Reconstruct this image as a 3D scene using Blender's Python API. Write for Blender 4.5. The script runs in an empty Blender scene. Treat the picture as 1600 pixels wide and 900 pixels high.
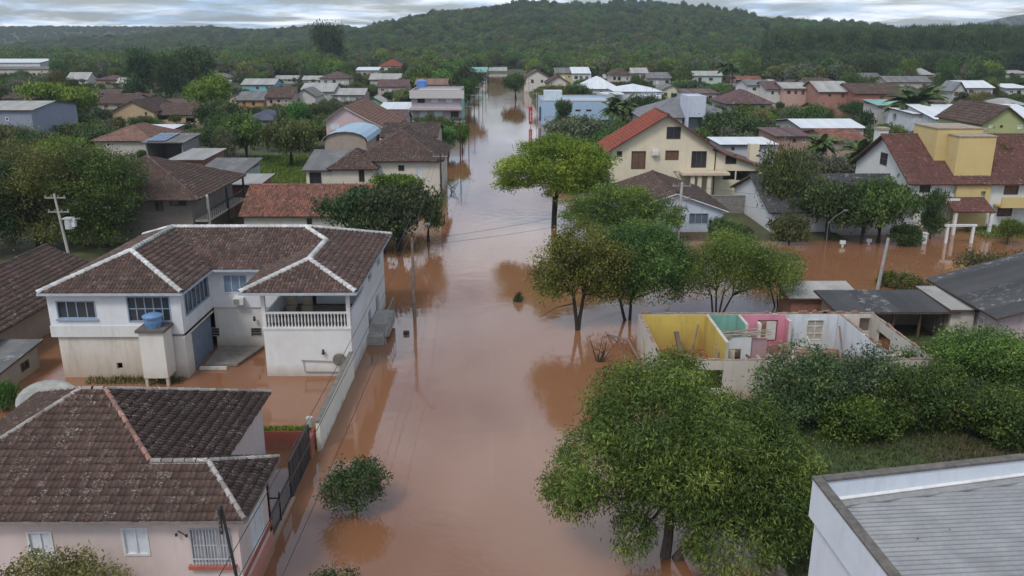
import bpy, math, random
import numpy as np
from mathutils import Vector, Matrix
scene = bpy.context.scene
col = scene.collection
R = math.radians
rng = np.random.default_rng(7)
random.seed(7)

# ---------------------------------------------------------------- camera, sky, sun, exposure
CAM_H, FPX, PITCH, YAW = 20.0, 1300.0, math.atan(390/1300.0), 0.00737
cam_d = bpy.data.cameras.new('camera'); cam = bpy.data.objects.new('camera', cam_d); col.objects.link(cam)
cam.location = (0, 0, CAM_H)
cam.rotation_euler = (math.pi/2 - PITCH, 0, -YAW)
cam_d.sensor_width = 36.0; cam_d.lens = 36.0*FPX/1600.0
cam_d.clip_start = 0.5; cam_d.clip_end = 30000
scene.camera = cam

SUN_EL, SUN_AZ = 52.0, 215.0           # azimuth from +Y clockwise: behind the camera, to the left
w = bpy.data.worlds.new('World'); scene.world = w; w.use_nodes = True
nt = w.node_tree; nt.nodes.clear()
def N(tree, t, **kw):
    n = tree.nodes.new(t)
    for k, v in kw.items():
        if k in n.inputs: n.inputs[k].default_value = v
        else: setattr(n, k, v)
    return n
def LK(tree, a, b): tree.links.new(a, b)
out = N(nt, 'ShaderNodeOutputWorld'); bg = N(nt, 'ShaderNodeBackground'); bg.inputs['Strength'].default_value = 0.10
sky = N(nt, 'ShaderNodeTexSky'); sky.sky_type = 'NISHITA'; sky.sun_disc = False
sky.sun_elevation = R(SUN_EL); sky.sun_rotation = R(SUN_AZ); sky.air_density = 1.0; sky.dust_density = 2.0; sky.altitude = 50
tc = N(nt, 'ShaderNodeTexCoord'); sep = N(nt, 'ShaderNodeSeparateXYZ'); LK(nt, tc.outputs['Generated'], sep.inputs[0])
def M(tree, op, a, b=None, clamp=False):
    n = tree.nodes.new('ShaderNodeMath'); n.operation = op; n.use_clamp = clamp
    for i, x in enumerate((a, b)):
        if x is None: continue
        if isinstance(x, (int, float)): n.inputs[i].default_value = x
        else: tree.links.new(x, n.inputs[i])
    return n.outputs[0]
zz = M(nt, 'MAXIMUM', sep.outputs['Z'], 0.0); zz = M(nt, 'ADD', zz, 0.085)
cx = M(nt, 'DIVIDE', sep.outputs['X'], zz); cy = M(nt, 'DIVIDE', sep.outputs['Y'], zz)
cmb = N(nt, 'ShaderNodeCombineXYZ'); LK(nt, M(nt, 'MULTIPLY', cx, 0.8), cmb.inputs[0]); LK(nt, M(nt, 'MULTIPLY', cy, 0.8), cmb.inputs[1])
n1 = N(nt, 'ShaderNodeTexNoise', Scale=1.15, Detail=7.0, Roughness=0.62, Distortion=0.5); LK(nt, cmb.outputs[0], n1.inputs['Vector'])
r1 = N(nt, 'ShaderNodeValToRGB'); r1.color_ramp.elements[0].position = 0.42; r1.color_ramp.elements[1].position = 0.56
r1.color_ramp.elements[0].color = (0.15, 0.15, 0.15, 1); r1.color_ramp.elements[1].color = (1, 1, 1, 1)
LK(nt, n1.outputs['Fac'], r1.inputs[0])
n2 = N(nt, 'ShaderNodeTexNoise', Scale=0.75, Detail=6.0, Roughness=0.6); LK(nt, cmb.outputs[0], n2.inputs['Vector'])
r2 = N(nt, 'ShaderNodeValToRGB'); r2.color_ramp.elements[0].position = 0.43; r2.color_ramp.elements[1].position = 0.58
r2.color_ramp.elements[0].color = (4.3, 6.1, 8.4, 1); r2.color_ramp.elements[1].color = (11.4, 11.9, 12.6, 1)
LK(nt, n2.outputs['Fac'], r2.inputs[0])
mx = N(nt, 'ShaderNodeMixRGB'); LK(nt, r1.outputs[0], mx.inputs[0]); LK(nt, sky.outputs[0], mx.inputs[1]); LK(nt, r2.outputs[0], mx.inputs[2])
LK(nt, mx.outputs[0], bg.inputs['Color']); LK(nt, bg.outputs[0], out.inputs[0])

sl = bpy.data.lights.new('sun', 'SUN'); sl.energy = 1.5; sl.angle = R(14); sl.color = (1.0, 0.965, 0.92)
so = bpy.data.objects.new('sun', sl); col.objects.link(so)
sd = Vector((math.sin(R(SUN_AZ))*math.cos(R(SUN_EL)), math.cos(R(SUN_AZ))*math.cos(R(SUN_EL)), math.sin(R(SUN_EL))))
so.rotation_euler = (-sd).to_track_quat('-Z', 'Y').to_euler(); so.location = (0, 0, 60)
scene.view_settings.view_transform = 'Standard'; scene.view_settings.look = 'None'
scene.view_settings.exposure = 0.26; scene.view_settings.gamma = 1.0
scene.cycles.use_denoising = True
scene.cycles.max_bounces = 6; scene.cycles.transparent_max_bounces = 8; scene.cycles.volume_bounces = 0

# ---------------------------------------------------------------- positions: read off the ground plane or a wall plane
_c, _s = math.cos(PITCH), math.sin(PITCH)
def ray(px, py):
    x = (px-800)/FPX; v = -(py-450)/FPX
    d = (x, _c+v*_s, -_s+v*_c); ca, sa = math.cos(-YAW), math.sin(-YAW)
    return (d[0]*ca-d[1]*sa, d[0]*sa+d[1]*ca, d[2])
def G(px, py, z=0.0):
    d = ray(px, py); t = (z-CAM_H)/d[2]; return d[0]*t, d[1]*t
def YP(px, py, y):
    d = ray(px, py); t = y/d[1]; return d[0]*t, CAM_H+d[2]*t

# ---------------------------------------------------------------- materials
MATS = {}
def newmat(name):
    m = bpy.data.materials.new(name); m.use_nodes = True; m.node_tree.nodes.clear()
    o = N(m.node_tree, 'ShaderNodeOutputMaterial'); b = N(m.node_tree, 'ShaderNodeBsdfPrincipled')
    LK(m.node_tree, b.outputs[0], o.inputs[0]); return m, m.node_tree, b, o
def mixc(t, fac, a, b, mode='MIX'):
    n = t.nodes.new('ShaderNodeMixRGB'); n.blend_type = mode
    for i, x in ((0, fac), (1, a), (2, b)):
        if isinstance(x, (int, float)): n.inputs[i].default_value = x
        elif isinstance(x, tuple): n.inputs[i].default_value = (*x[:3], 1)
        else: t.links.new(x, n.inputs[i])
    return n.outputs[0]
def ramp(t, fac, p0, p1, c0=(0, 0, 0), c1=(1, 1, 1)):
    n = t.nodes.new('ShaderNodeValToRGB'); e = n.color_ramp.elements
    e[0].position = p0; e[1].position = p1; e[0].color = (*c0, 1); e[1].color = (*c1, 1); t.links.new(fac, n.inputs[0]); return n.outputs[0]
def noise(t, scale, detail=4, rough=.6, vec=None, dist=0):
    n = N(t, 'ShaderNodeTexNoise', Scale=scale, Detail=detail, Roughness=rough, Distortion=dist)
    if vec is not None: t.links.new(vec, n.inputs['Vector'])
    return n.outputs['Fac']
def wpos(t, sx=1, sy=1, sz=1):
    g = t.nodes.new('ShaderNodeNewGeometry')
    if (sx, sy, sz) == (1, 1, 1): return g.outputs['Position']
    m = t.nodes.new('ShaderNodeMapping'); m.inputs['Scale'].default_value = (sx, sy, sz); t.links.new(g.outputs['Position'], m.inputs[0]); return m.outputs[0]
def bump(t, b, h, strength=.3, dist=.02):
    n = N(t, 'ShaderNodeBump'); n.inputs['Strength'].default_value = strength; n.inputs['Distance'].default_value = dist
    t.links.new(h, n.inputs['Height']); t.links.new(n.outputs[0], b.inputs['Normal'])
def plain(c, rough=.75, var=.25, scale=2.5, metal=0.0):
    """a plain painted or bare surface with blotchy wear"""
    k = ('p', c, rough, var, scale, metal)
    if k in MATS: return MATS[k]
    m, t, b, o = newmat('surface'); p = wpos(t)
    f = noise(t, scale, 6, .65, p); f2 = noise(t, scale*9, 3, .6, p)
    c0 = tuple(x*(1-var) for x in c); c1 = tuple(min(1, x*(1+var*.6)) for x in c)
    cc = mixc(t, ramp(t, f, .3, .7), c0, c1); cc = mixc(t, M(t, 'MULTIPLY', ramp(t, f2, .45, .75), .25), cc, tuple(x*.6 for x in c))
    t.links.new(cc, b.inputs['Base Color']); b.inputs['Roughness'].default_value = rough; b.inputs['Metallic'].default_value = metal
    bump(t, b, f2, .2, .01); MATS[k] = m; return m
def plaster(c, mud=.9, dirt=.35, stain=(.30, .20, .12)):
    """painted render: rain streaks, blotches, and the brown mark the flood left"""
    k = ('w', c, mud, dirt)
    if k in MATS: return MATS[k]
    m, t, b, o = newmat('plaster'); p = wpos(t)
    st = noise(t, 1.0, 6, .7, wpos(t, 1.6, 1.6, .22)); bl = noise(t, .7, 5, .65, p); fi = noise(t, 14, 3, .6, p)
    cc = mixc(t, ramp(t, bl, .3, .75), tuple(x*.86 for x in c), c)
    cc = mixc(t, M(t, 'MULTIPLY', ramp(t, st, .50, .78), dirt), cc, (c[0]*.45, c[1]*.42, c[2]*.38))
    s = t.nodes.new('ShaderNodeSeparateXYZ'); t.links.new(p, s.inputs[0])
    edge = M(t, 'ADD', s.outputs['Z'], M(t, 'MULTIPLY', M(t, 'SUBTRACT', noise(t, 1.3, 4, .6, p), .5), 1.1))
    mf = M(t, 'MULTIPLY', M(t, 'SUBTRACT', 1.0, M(t, 'DIVIDE', edge, max(mud, .01)), True), .62)
    cc = mixc(t, mf, cc, stain); cc = mixc(t, M(t, 'MULTIPLY', ramp(t, fi, .55, .8), .12), cc, (.12, .10, .08))
    t.links.new(cc, b.inputs['Base Color']); b.inputs['Roughness'].default_value = .85
    bump(t, b, fi, .15, .01); MATS[k] = m; return m
def tilemat(c0, c1, moss=.5, lichen=.35, mossc=(.055, .05, .042), lic=(.42, .40, .36), ls=3.0):
    """fired clay tile, every piece its own shade; soot, moss and pale lichen"""
    k = ('t', c0, c1, moss, lichen, mossc, lic, ls)
    if k in MATS: return MATS[k]
    m, t, b, o = newmat('clay_tile'); p = wpos(t)
    a = N(t, 'ShaderNodeAttribute', attribute_name='tint'); oi = t.nodes.new('ShaderNodeObjectInfo')
    f = M(t, 'FRACT', M(t, 'ADD', a.outputs['Fac'], M(t, 'MULTIPLY', oi.outputs['Random'], 7.31)))
    cc = mixc(t, f, c0, c1)
    bl = noise(t, .45, 6, .7, p); cc = mixc(t, M(t, 'MULTIPLY', ramp(t, bl, .35, .68), moss), cc, mossc)
    l = M(t, 'MULTIPLY', M(t, 'MULTIPLY', ramp(t, noise(t, ls, 3, .65, p), .54, .61), ramp(t, noise(t, .8, 4, .7, p), .36, .60)), ramp(t, M(t, 'FRACT', M(t, 'MULTIPLY', f, 5.7)), .35, .75))
    cc = mixc(t, M(t, 'MULTIPLY', l, lichen), cc, lic)
    t.links.new(cc, b.inputs['Base Color']); b.inputs['Roughness'].default_value = .9; b.inputs['Specular IOR Level'].default_value = .2
    bump(t, b, noise(t, 25, 3, .6, p), .3, .01); MATS[k] = m; return m
def glassmat(c=(.03, .035, .04), rough=.08):
    k = ('g', c, rough)
    if k in MATS: return MATS[k]
    m, t, b, o = newmat('window_glass'); b.inputs['Base Color'].default_value = (*c, 1); b.inputs['Roughness'].default_value = rough
    bump(t, b, noise(t, 1.2, 2, .5, wpos(t)), .06, .02); MATS[k] = m; return m
def leafmat(name, c0, c1, c2, trans=.22):
    """leaves: shade varies by clump and leaf, object colour shifts the whole tree"""
    if name in MATS: return MATS[name]
    m, t, b, o = newmat(name); a = N(t, 'ShaderNodeAttribute', attribute_name='tint'); oi = t.nodes.new('ShaderNodeObjectInfo')
    n = t.nodes.new('ShaderNodeValToRGB'); e = n.color_ramp.elements; e[0].color = (*c0, 1); e[1].color = (*c2, 1); e.new(.5).color = (*c1, 1); e[2].position = .90; e.new(.97).color = (c2[0]*1.12, c2[1]*.98, c2[2]*.85, 1)
    t.links.new(a.outputs['Fac'], n.inputs[0])
    cc = mixc(t, 1.0, n.outputs[0], oi.outputs['Color'], 'MULTIPLY')
    hs = N(t, 'ShaderNodeHueSaturation'); t.links.new(cc, hs.inputs['Color'])
    t.links.new(M(t, 'ADD', .466, M(t, 'MULTIPLY', oi.outputs['Random'], .04)), hs.inputs['Hue'])
    t.links.new(M(t, 'ADD', .70, M(t, 'MULTIPLY', M(t, 'FRACT', M(t, 'MULTIPLY', oi.outputs['Random'], 13.7)), .65)), hs.inputs['Value'])
    t.links.new(hs.outputs[0], b.inputs['Base Color']); b.inputs['Roughness'].default_value = .55; b.inputs['Specular IOR Level'].default_value = .3
    tr = t.nodes.new('ShaderNodeBsdfTranslucent'); t.links.new(hs.outputs[0], tr.inputs['Color'])
    ms = t.nodes.new('ShaderNodeMixShader'); ms.inputs[0].default_value = trans
    t.links.new(b.outputs[0], ms.inputs[1]); t.links.new(tr.outputs[0], ms.inputs[2]); t.links.new(ms.outputs[0], o.inputs[0]); MATS[name] = m; return m

# ---------------------------------------------------------------- mesh helpers
ORI = {}
def link(o, parent=None):
    col.objects.link(o)
    if parent is not None: o.parent = parent
    return o
def tag(o, label=None, cat=None, group=None, kind=None):
    if cat and not kind: kind = 'thing'
    for k, v in (('label', label), ('category', cat), ('group', group), ('kind', kind)):
        if v: o[k] = v
    return o
def thing(name, label, cat, loc=(0, 0, 0), group=None):
    o = bpy.data.objects.new(name, None); o.location = loc; o.empty_display_size = .3; link(o)
    ORI[o.name] = Vector(loc); return tag(o, label, cat, group)
def origin(parent): return ORI.get(parent.name, Vector((0, 0, 0))) if parent is not None else Vector((0, 0, 0))
def npmesh(name, V, F, mat, tint=None, smooth=False):
    V = np.asarray(V, dtype=np.float32); F = np.asarray(F, dtype=np.int32); k = F.shape[1]
    me = bpy.data.meshes.new(name); me.vertices.add(len(V)); me.vertices.foreach_set('co', V.ravel())
    me.loops.add(F.size); me.loops.foreach_set('vertex_index', F.ravel())
    me.polygons.add(len(F)); me.polygons.foreach_set('loop_start', np.arange(0, F.size, k, dtype=np.int32))
    if smooth: me.polygons.foreach_set('use_smooth', np.ones(len(F), dtype=bool))
    me.update(calc_edges=True)
    if tint is not None:
        a = me.attributes.new('tint', 'FLOAT', 'FACE'); a.data.foreach_set('value', np.asarray(tint, dtype=np.float32))
    me.materials.append(mat); return me
class MB:
    def __init__(s): s.v = []; s.f = []
    def add(s, vs, fs):
        n = len(s.v); s.v += [tuple(x) for x in vs]; s.f += [tuple(i+n for i in f) for f in fs]; return s
    def box(s, x0, x1, y0, y1, z0, z1):
        return s.add([(x0,y0,z0),(x1,y0,z0),(x1,y1,z0),(x0,y1,z0),(x0,y0,z1),(x1,y0,z1),(x1,y1,z1),(x0,y1,z1)],
                     [(0,3,2,1),(4,5,6,7),(0,1,5,4),(1,2,6,5),(2,3,7,6),(3,0,4,7)])
    def prism(s, pts, off):
        """polygon (3-D points) pushed along the vector off"""
        n = len(pts); o = Vector(off); a = [Vector(p) for p in pts]
        return s.add(a+[p+o for p in a], [tuple(range(n))[::-1], tuple(range(n, 2*n))]+[(i, (i+1)%n, n+(i+1)%n, n+i) for i in range(n)])
    def cyl(s, p0, p1, r0, r1=None, n=8):
        r1 = r0 if r1 is None else r1; p0, p1 = Vector(p0), Vector(p1); d = (p1-p0).normalized()
        u = d.orthogonal().normalized(); w_ = d.cross(u); vs = []
        for p, r in ((p0, r0), (p1, r1)):
            vs += [p+(u*math.cos(a)+w_*math.sin(a))*r for a in (2*math.pi*i/n for i in range(n))]
        return s.add(vs, [(i, (i+1)%n, n+(i+1)%n, n+i) for i in range(n)]+[tuple(range(n))[::-1], tuple(range(n, 2*n))])
    def tube(s, path, r, n=6):
        P = [Vector(p) for p in path]; rr = r if isinstance(r, (list, tuple)) else [r]*len(P); base = len(s.v); u = None
        for i, p in enumerate(P):
            d = (P[min(i+1, len(P)-1)]-P[max(i-1, 0)]).normalized()
            u = d.orthogonal() if u is None else (u-d*u.dot(d))
            u.normalize(); w_ = d.cross(u)
            s.v += [tuple(p+(u*math.cos(a)+w_*math.sin(a))*rr[i]) for a in (2*math.pi*j/n for j in range(n))]
        for i in range(len(P)-1):
            for j in range(n): s.f.append((base+i*n+j, base+i*n+(j+1)%n, base+(i+1)*n+(j+1)%n, base+(i+1)*n+j))
        s.f += [tuple(base+j for j in range(n))[::-1], tuple(base+(len(P)-1)*n+j for j in range(n))]; return s
    def lathe(s, prof, c, n=16, axis=Vector((0, 0, 1))):
        c = Vector(c); axis = Vector(axis).normalized(); u = axis.orthogonal().normalized(); w_ = axis.cross(u); b = len(s.v)
        for r, h in prof: s.v += [tuple(c+axis*h+(u*math.cos(a)+w_*math.sin(a))*r) for a in (2*math.pi*j/n for j in range(n))]
        for i in range(len(prof)-1):
            for j in range(n): s.f.append((b+i*n+j, b+i*n+(j+1)%n, b+(i+1)*n+(j+1)%n, b+(i+1)*n+j))
        return s
    def wall(s, a, b, z0, z1, holes=(), th=.2):
        """wall from plan point a to b (outside on the right of a->b), with real openings (u0,u1,z0,z1)"""
        a, b = Vector((*a, 0)), Vector((*b, 0)); L = (b-a).length; u = (b-a)/L; nrm = Vector((u.y, -u.x, 0))
        us = sorted({0, L, *[min(max(h[i], 0), L) for h in holes for i in (0, 1)]}); zs = sorted({z0, z1, *[min(max(h[i], z0), z1) for h in holes for i in (2, 3)]})
        P = lambda uu, z, d: a+u*uu-nrm*d+Vector((0, 0, z))
        solid = lambda i, j: 0 <= i < len(us)-1 and 0 <= j < len(zs)-1 and not any(h[0]-1e-6 <= (us[i]+us[i+1])/2 <= h[1]+1e-6 and h[2]-1e-6 <= (zs[j]+zs[j+1])/2 <= h[3]+1e-6 for h in holes)
        for i in range(len(us)-1):
            for j in range(len(zs)-1):
                if not solid(i, j): continue
                u0, u1, w0, w1 = us[i], us[i+1], zs[j], zs[j+1]
                s.add([P(u0,w0,0),P(u1,w0,0),P(u1,w1,0),P(u0,w1,0)], [(0,1,2,3)]); s.add([P(u0,w0,th),P(u1,w0,th),P(u1,w1,th),P(u0,w1,th)], [(3,2,1,0)])
                for di, dj, q in ((-1,0,((u0,w0),(u0,w1))), (1,0,((u1,w1),(u1,w0))), (0,-1,((u1,w0),(u0,w0))), (0,1,((u0,w1),(u1,w1)))):
                    if not solid(i+di, j+dj): s.add([P(*q[0],0),P(*q[1],0),P(*q[1],th),P(*q[0],th)], [(0,1,2,3)])
        return s
    def build(s, name, mat, parent=None, kind=None, smooth=False):
        o = origin(parent); me = bpy.data.meshes.new(name)
        me.from_pydata([(x-o.x, y-o.y, z-o.z) for x, y, z in s.v], [], s.f); me.materials.append(mat)
        if smooth:
            for p in me.polygons: p.use_smooth = True
        ob = link(bpy.data.objects.new(name, me), parent); ORI[ob.name] = o.copy()
        if kind: ob['kind'] = kind
        return ob
def solo(mb, name, mat, label, cat, loc, group=None, smooth=False):
    """a one-mesh thing with its origin at loc"""
    me = bpy.data.meshes.new(name); l = Vector(loc)
    me.from_pydata([tuple(Vector(v)-l) for v in mb.v], [], mb.f); me.materials.append(mat)
    if smooth:
        for p in me.polygons: p.use_smooth = True
    o = link(bpy.data.objects.new(name, me)); o.location = l; ORI[o.name] = l; return tag(o, label, cat, group)

# ---------------------------------------------------------------- roofs
def basis(poly):
    P = [Vector(p) for p in poly]; u = (P[1]-P[0]).normalized(); n = Vector((0, 0, 0))
    for i in range(len(P)): n += (P[i]-P[0]).cross(P[(i+1)%len(P)]-P[0])
    n.normalize()
    if n.z < 0: n = -n
    v = n.cross(u).normalized(); return P[0], u, v, n
def inside(pts, poly):
    x, y = pts[:, 0], pts[:, 1]; r = np.zeros(len(pts), bool); n = len(poly)
    for i in range(n):
        (x0, y0), (x1, y1) = poly[i], poly[(i+1)%n]
        if abs(y1-y0) < 1e-9: continue
        c = ((y0 > y) != (y1 > y)) & (x < (x1-x0)*(y-y0)/(y1-y0)+x0); r ^= c
    return r
def tile_template(kind, w_, c):
    if kind == 'barrel':
        us = np.linspace(-.5, .5, 5)*w_; hs = np.array([.0, .055, .075, .055, .0])+.01
    else:
        us = np.array([-.5, -.40, -.36, .40, .46])*w_; hs = np.array([.045, .045, .02, .02, .03])
    lo, up = -c*.56, c*.5; lf = .058 if kind == 'barrel' else .085; V = [(u, lo, h+lf) for u, h in zip(us, hs)]+[(u, up, h) for u, h in zip(us, hs)]+[(u, lo, .0) for u in us]
    F = [(i, i+1, 6+i, 5+i) for i in range(4)]+[(10+i, 11+i, 1+i, i) for i in range(4)]
    return np.array(V), np.array(F)
def tile_grid(poly, w_, c):
    o, u, v, n = basis(poly); P2 = [((Vector(p)-o).dot(u), (Vector(p)-o).dot(v)) for p in poly]
    xs = [p[0] for p in P2]; ys = [p[1] for p in P2]
    gx = np.arange(min(xs)+w_/2, max(xs), w_); gy = np.arange(min(ys)+c*.45, max(ys), c)
    g = np.stack(np.meshgrid(gx, gy), -1).reshape(-1, 2)
    return o, u, v, n, g[inside(g, P2)]
def tiles(polys, kind, w_, c, name, mat, parent, jit=.012):
    T, TF = tile_template(kind, w_, c); VV = []; FF = []; TT = []; nv = 0; og = np.array(origin(parent))
    for poly in polys:
        o, u, v, n, g = tile_grid(poly, w_, c); k = len(g)
        if not k: continue
        B = np.array([u, v, n]); loc = np.concatenate([g, np.zeros((k, 1))], 1)+rng.normal(0, jit, (k, 3))*np.array([.5, 1, .5])
        VV.append(((loc[:, None, :]+T[None])@B+np.array(o)-og).reshape(-1, 3))
        FF.append((TF[None]+(np.arange(k)*len(T))[:, None, None]+nv).reshape(-1, 4)); TT.append(np.repeat(rng.random(k), len(TF))); nv += k*len(T)
    if not VV: return None
    ob = link(bpy.data.objects.new(name, npmesh(name, np.concatenate(VV), np.concatenate(FF), mat, np.concatenate(TT))), parent)
    ob['kind'] = 'stuff'; return ob
def corrugated(polys, pitch, amp, name, mat, parent, seg=4, lift=.03, lap=None):
    """wavy sheeting running down the slope, clipped to the outline"""
    VV = []; FF = []; TT = []; og = np.array(origin(parent))
    for poly in polys:
        o, u, v, n = basis(poly); P2 = [((Vector(p)-o).dot(u), (Vector(p)-o).dot(v)) for p in poly]
        x0, x1 = min(p[0] for p in P2), max(p[0] for p in P2); k = max(2, int((x1-x0)/pitch*seg)); xs = np.linspace(x0+1e-4, x1-1e-4, k+1); prev = None
        for i, x in enumerate(xs):
            ys = []
            for j in range(len(P2)):
                (a, b), (c_, d) = P2[j], P2[(j+1)%len(P2)]
                if (a <= x) != (c_ <= x): ys.append(b+(d-b)*(x-a)/(c_-a))
            if len(ys) < 2: prev = None; continue
            h = lift+amp*math.cos(2*math.pi*(x-x0)/pitch); b = len(VV)
            for y in (min(ys), max(ys)): VV.append(np.array(o+u*float(x)+v*float(y)+n*h)-og)
            if prev is not None: FF.append((prev, b, b+1, prev+1)); TT.append(((int((x-x0)/1.1)*37) % 11)/11.0)
            prev = b
    ob = link(bpy.data.objects.new(name, npmesh(name, VV, FF, mat, TT)), parent); ob['kind'] = 'stuff'; return ob
def slab(polys, th, name, mat, parent):
    mb = MB()
    for p in polys:
        n = basis(p)[3]; mb.prism([Vector(q)-n*.004 for q in p], -n*th)
    return mb.build(name, mat, parent)
CAPS = {}
def cap_mesh(mat, r=.14, L=.46, n=6):
    k = (mat.name, r, L)
    if k in CAPS: return CAPS[k]
    V = []; F = []
    for i, (y, s) in enumerate(((-L/2, 1.12), (L/2, .92))):
        V += [(math.cos(a)*r*s, y, math.sin(a)*r*s-.02) for a in (math.pi*j/n for j in range(n+1))]
    F = [(j, j+1, n+2+j, n+1+j) for j in range(n)]
    V += [(0, -L/2, -.02)]; F4 = [f for f in F]
    me = npmesh('ridge_cap', V, np.array(F4), mat); CAPS[k] = me; return me
def ridge(lines, mat, parent, r=.14, L=.46, single=True, name='ridge_cap'):
    me = cap_mesh(mat, r, L); og = origin(parent); allv = []; allf = []; tt = []
    co = np.array([v.co[:] for v in me.vertices]); fc = np.array([p.vertices[:] for p in me.polygons])
    for p, q in lines:
        p, q = Vector(p), Vector(q); d = (q-p); ln = d.length; d.normalize(); k = max(1, int(ln/(L*.9)))
        x = d.cross(Vector((0, 0, 1))).normalized(); z = x.cross(d)
        for i in range(k):
            c = p+d*(ln*(i+.5)/k)+z*.05; j = random.gauss(0, .035)
            xx = (x*math.cos(j)+d*math.sin(j)); yy = z.cross(xx)
            if single:
                o = link(bpy.data.objects.new(name, me), parent)
                o.matrix_local = Matrix(((xx.x, yy.x, z.x, c.x-og.x), (xx.y, yy.y, z.y, c.y-og.y), (xx.z, yy.z, z.z, c.z-og.z), (0, 0, 0, 1)))
            else:
                allf.append(fc+len(co)*len(allv)); allv.append(co@np.array([xx, yy, z])+np.array(c-og)); tt += [random.random()]*len(fc)
    if not single and allv:
        o = link(bpy.data.objects.new('ridge_caps', npmesh('ridge_caps', np.concatenate(allv), np.concatenate(allf), mat, tt)), parent); o['kind'] = 'stuff'

# ---------------------------------------------------------------- windows and doors
def window(parent, a, b, u0, u1, z0, z1, frame, pane, nx=2, nz=1, bar=.06, depth=.09, proud=.0, sill=None, name='window', panename='pane'):
    """frame bars plus a pane set in an opening of the wall a->b; proud>0 lays it on the face instead"""
    a, b = Vector((*a, 0)), Vector((*b, 0)); u = (b-a).normalized(); nr = Vector((u.y, -u.x, 0))
    def bx(mb, ua, ub, za, zb, d0, d1):
        pts = [a+u*ua+nr*d0+Vector((0,0,za)), a+u*ub+nr*d0+Vector((0,0,za)), a+u*ub+nr*d0+Vector((0,0,zb)), a+u*ua+nr*d0+Vector((0,0,zb))]
        mb.prism(pts, nr*(d1-d0))
    d0 = proud if proud else -depth; f = MB(); fo = .05 if proud else .03
    bx(f, u0, u0+bar, z0, z1, d0-.03, fo); bx(f, u1-bar, u1, z0, z1, d0-.03, fo)
    bx(f, u0+bar, u1-bar, z1-bar, z1, d0-.03, fo); bx(f, u0+bar, u1-bar, z0, z0+bar, d0-.03, fo)
    for i in range(1, nx): x = u0+(u1-u0)*i/nx; bx(f, x-bar*.4, x+bar*.4, z0+bar, z1-bar, d0-.02, d0+.05)
    for i in range(1, nz): z = z0+(z1-z0)*i/nz; bx(f, u0+bar, u1-bar, z-bar*.35, z+bar*.35, d0-.015, d0+.04)
    if sill: bx(f, u0-.08, u1+.08, z0-.09, z0, -.02, .12)
    fo_ = f.build(name, frame, parent); p = MB(); bx(p, u0+bar*.5, u1-bar*.5, z0+bar*.5, z1-bar*.5, d0-.02, d0); p.build(panename, pane, fo_)
    return fo_
WHITE = plain((.62, .62, .60), .6, .15); WOODD = plain((.10, .055, .035), .7, .3); GREYF = plain((.30, .34, .38), .5, .2)
DARKG = glassmat(); BLUEG = glassmat((.10, .13, .17), .15); INSIDE = plain((.05, .045, .04), .9, .3); CONC = plain((.30, .28, .25), .85, .35); METAL = plain((.34, .35, .35), .5, .3, 3, .4)
BLACKM = plain((.025, .025, .027), .5, .2); SHUT = plain((.58, .62, .66), .6, .12)
# ---------------------------------------------------------------- ground, hills, flood water
def sstep(a, b, x): t = np.clip((x-a)/(b-a), 0, 1); return t*t*(3-2*t)
def vnoise(x, y, s, seed):
    x = x/s+seed*17.3; y = y/s+seed*9.1
    return (np.sin(x*1.7+np.sin(y*1.3+seed))+np.sin(y*2.1+1.3*np.sin(x*.9))+np.sin((x+y)*1.1+seed*2)+np.sin((x-y)*2.7+.5*seed)*.5)/3.5
def hill_h(x, y):
    g = lambda cx, cy, sx, sy, h: h*np.exp(-((x-cx)/sx)**2-((y-cy)/sy)**2)
    h = 41*np.exp(-((x-85)/262)**4-((y-1180)/330)**2)+g(-70, 1250, 190, 260, 13)+g(330, 1250, 220, 300, 13)+g(560, 1300, 260, 300, 12)
    h += g(430, 800, 190, 230, 9)+g(650, 800, 260, 260, 11)
    h += g(-480, 1420, 130, 200, 26)+g(-300, 1400, 110, 200, 20)+g(-900, 2000, 420, 300, 30)+g(-1400, 2300, 500, 300, 34)+g(-300, 2300, 500, 300, 26)
    h += g(700, 2100, 400, 250, 34)+g(1250, 2200, 260, 250, 40)+g(1720, 2750, 330, 260, 98)
    return h+(vnoise(x, y, 45, 3)*3.5+vnoise(x+110, y, 105, 4)*7)*sstep(650, 1000, y)*(1-.6*sstep(1700, 2300, y))
def rect(x, y, x0, x1, y0, y1, s=1.5): return sstep(x0-s, x0+s, x)*(1-sstep(x1-s, x1+s, x))*sstep(y0-s, y0+s, y)*(1-sstep(y1-s, y1+s, y))
def flood(x, y):
    f = rect(x, y, -10.2, 8.2, -40, 520)
    for r in ((7, 160, 65.5, 83), (-34, -9, -10, 64), (-14, -9, 60, 84), (7, 26, 42, 66), (36, 90, 83, 90), (7, 10.5, 20, 44), (58, 150, 190, 212), (45, 75, 150, 165), (-60, -30, 40, 66)):
        f = np.maximum(f, rect(x, y, *r))
    return f
def ground_h(x, y):
    base = .28+.16*vnoise(x, y, 9, 1)+.35*sstep(90, 260, np.abs(x)+y*.2)
    g = base*(1-flood(x, y))-.85*flood(x, y)
    g = g+(1-flood(x, y))*rect(x, y, 10.5, 40, 22, 42, 2)*.25
    return g+hill_h(x, y)
gx = np.unique(np.concatenate([-np.geomspace(70, 2900, 70), np.arange(-70, 70.1, 1.0), np.geomspace(70, 2900, 70)]))
gy = np.unique(np.concatenate([np.arange(-30, 130.1, 1.0), np.geomspace(130, 3400, 170)]))
XX, YY = np.meshgrid(gx, gy); ZZ = ground_h(XX, YY)
nxg, nyg = len(gx), len(gy); idx = np.arange(nxg*nyg).reshape(nyg, nxg)
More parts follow.
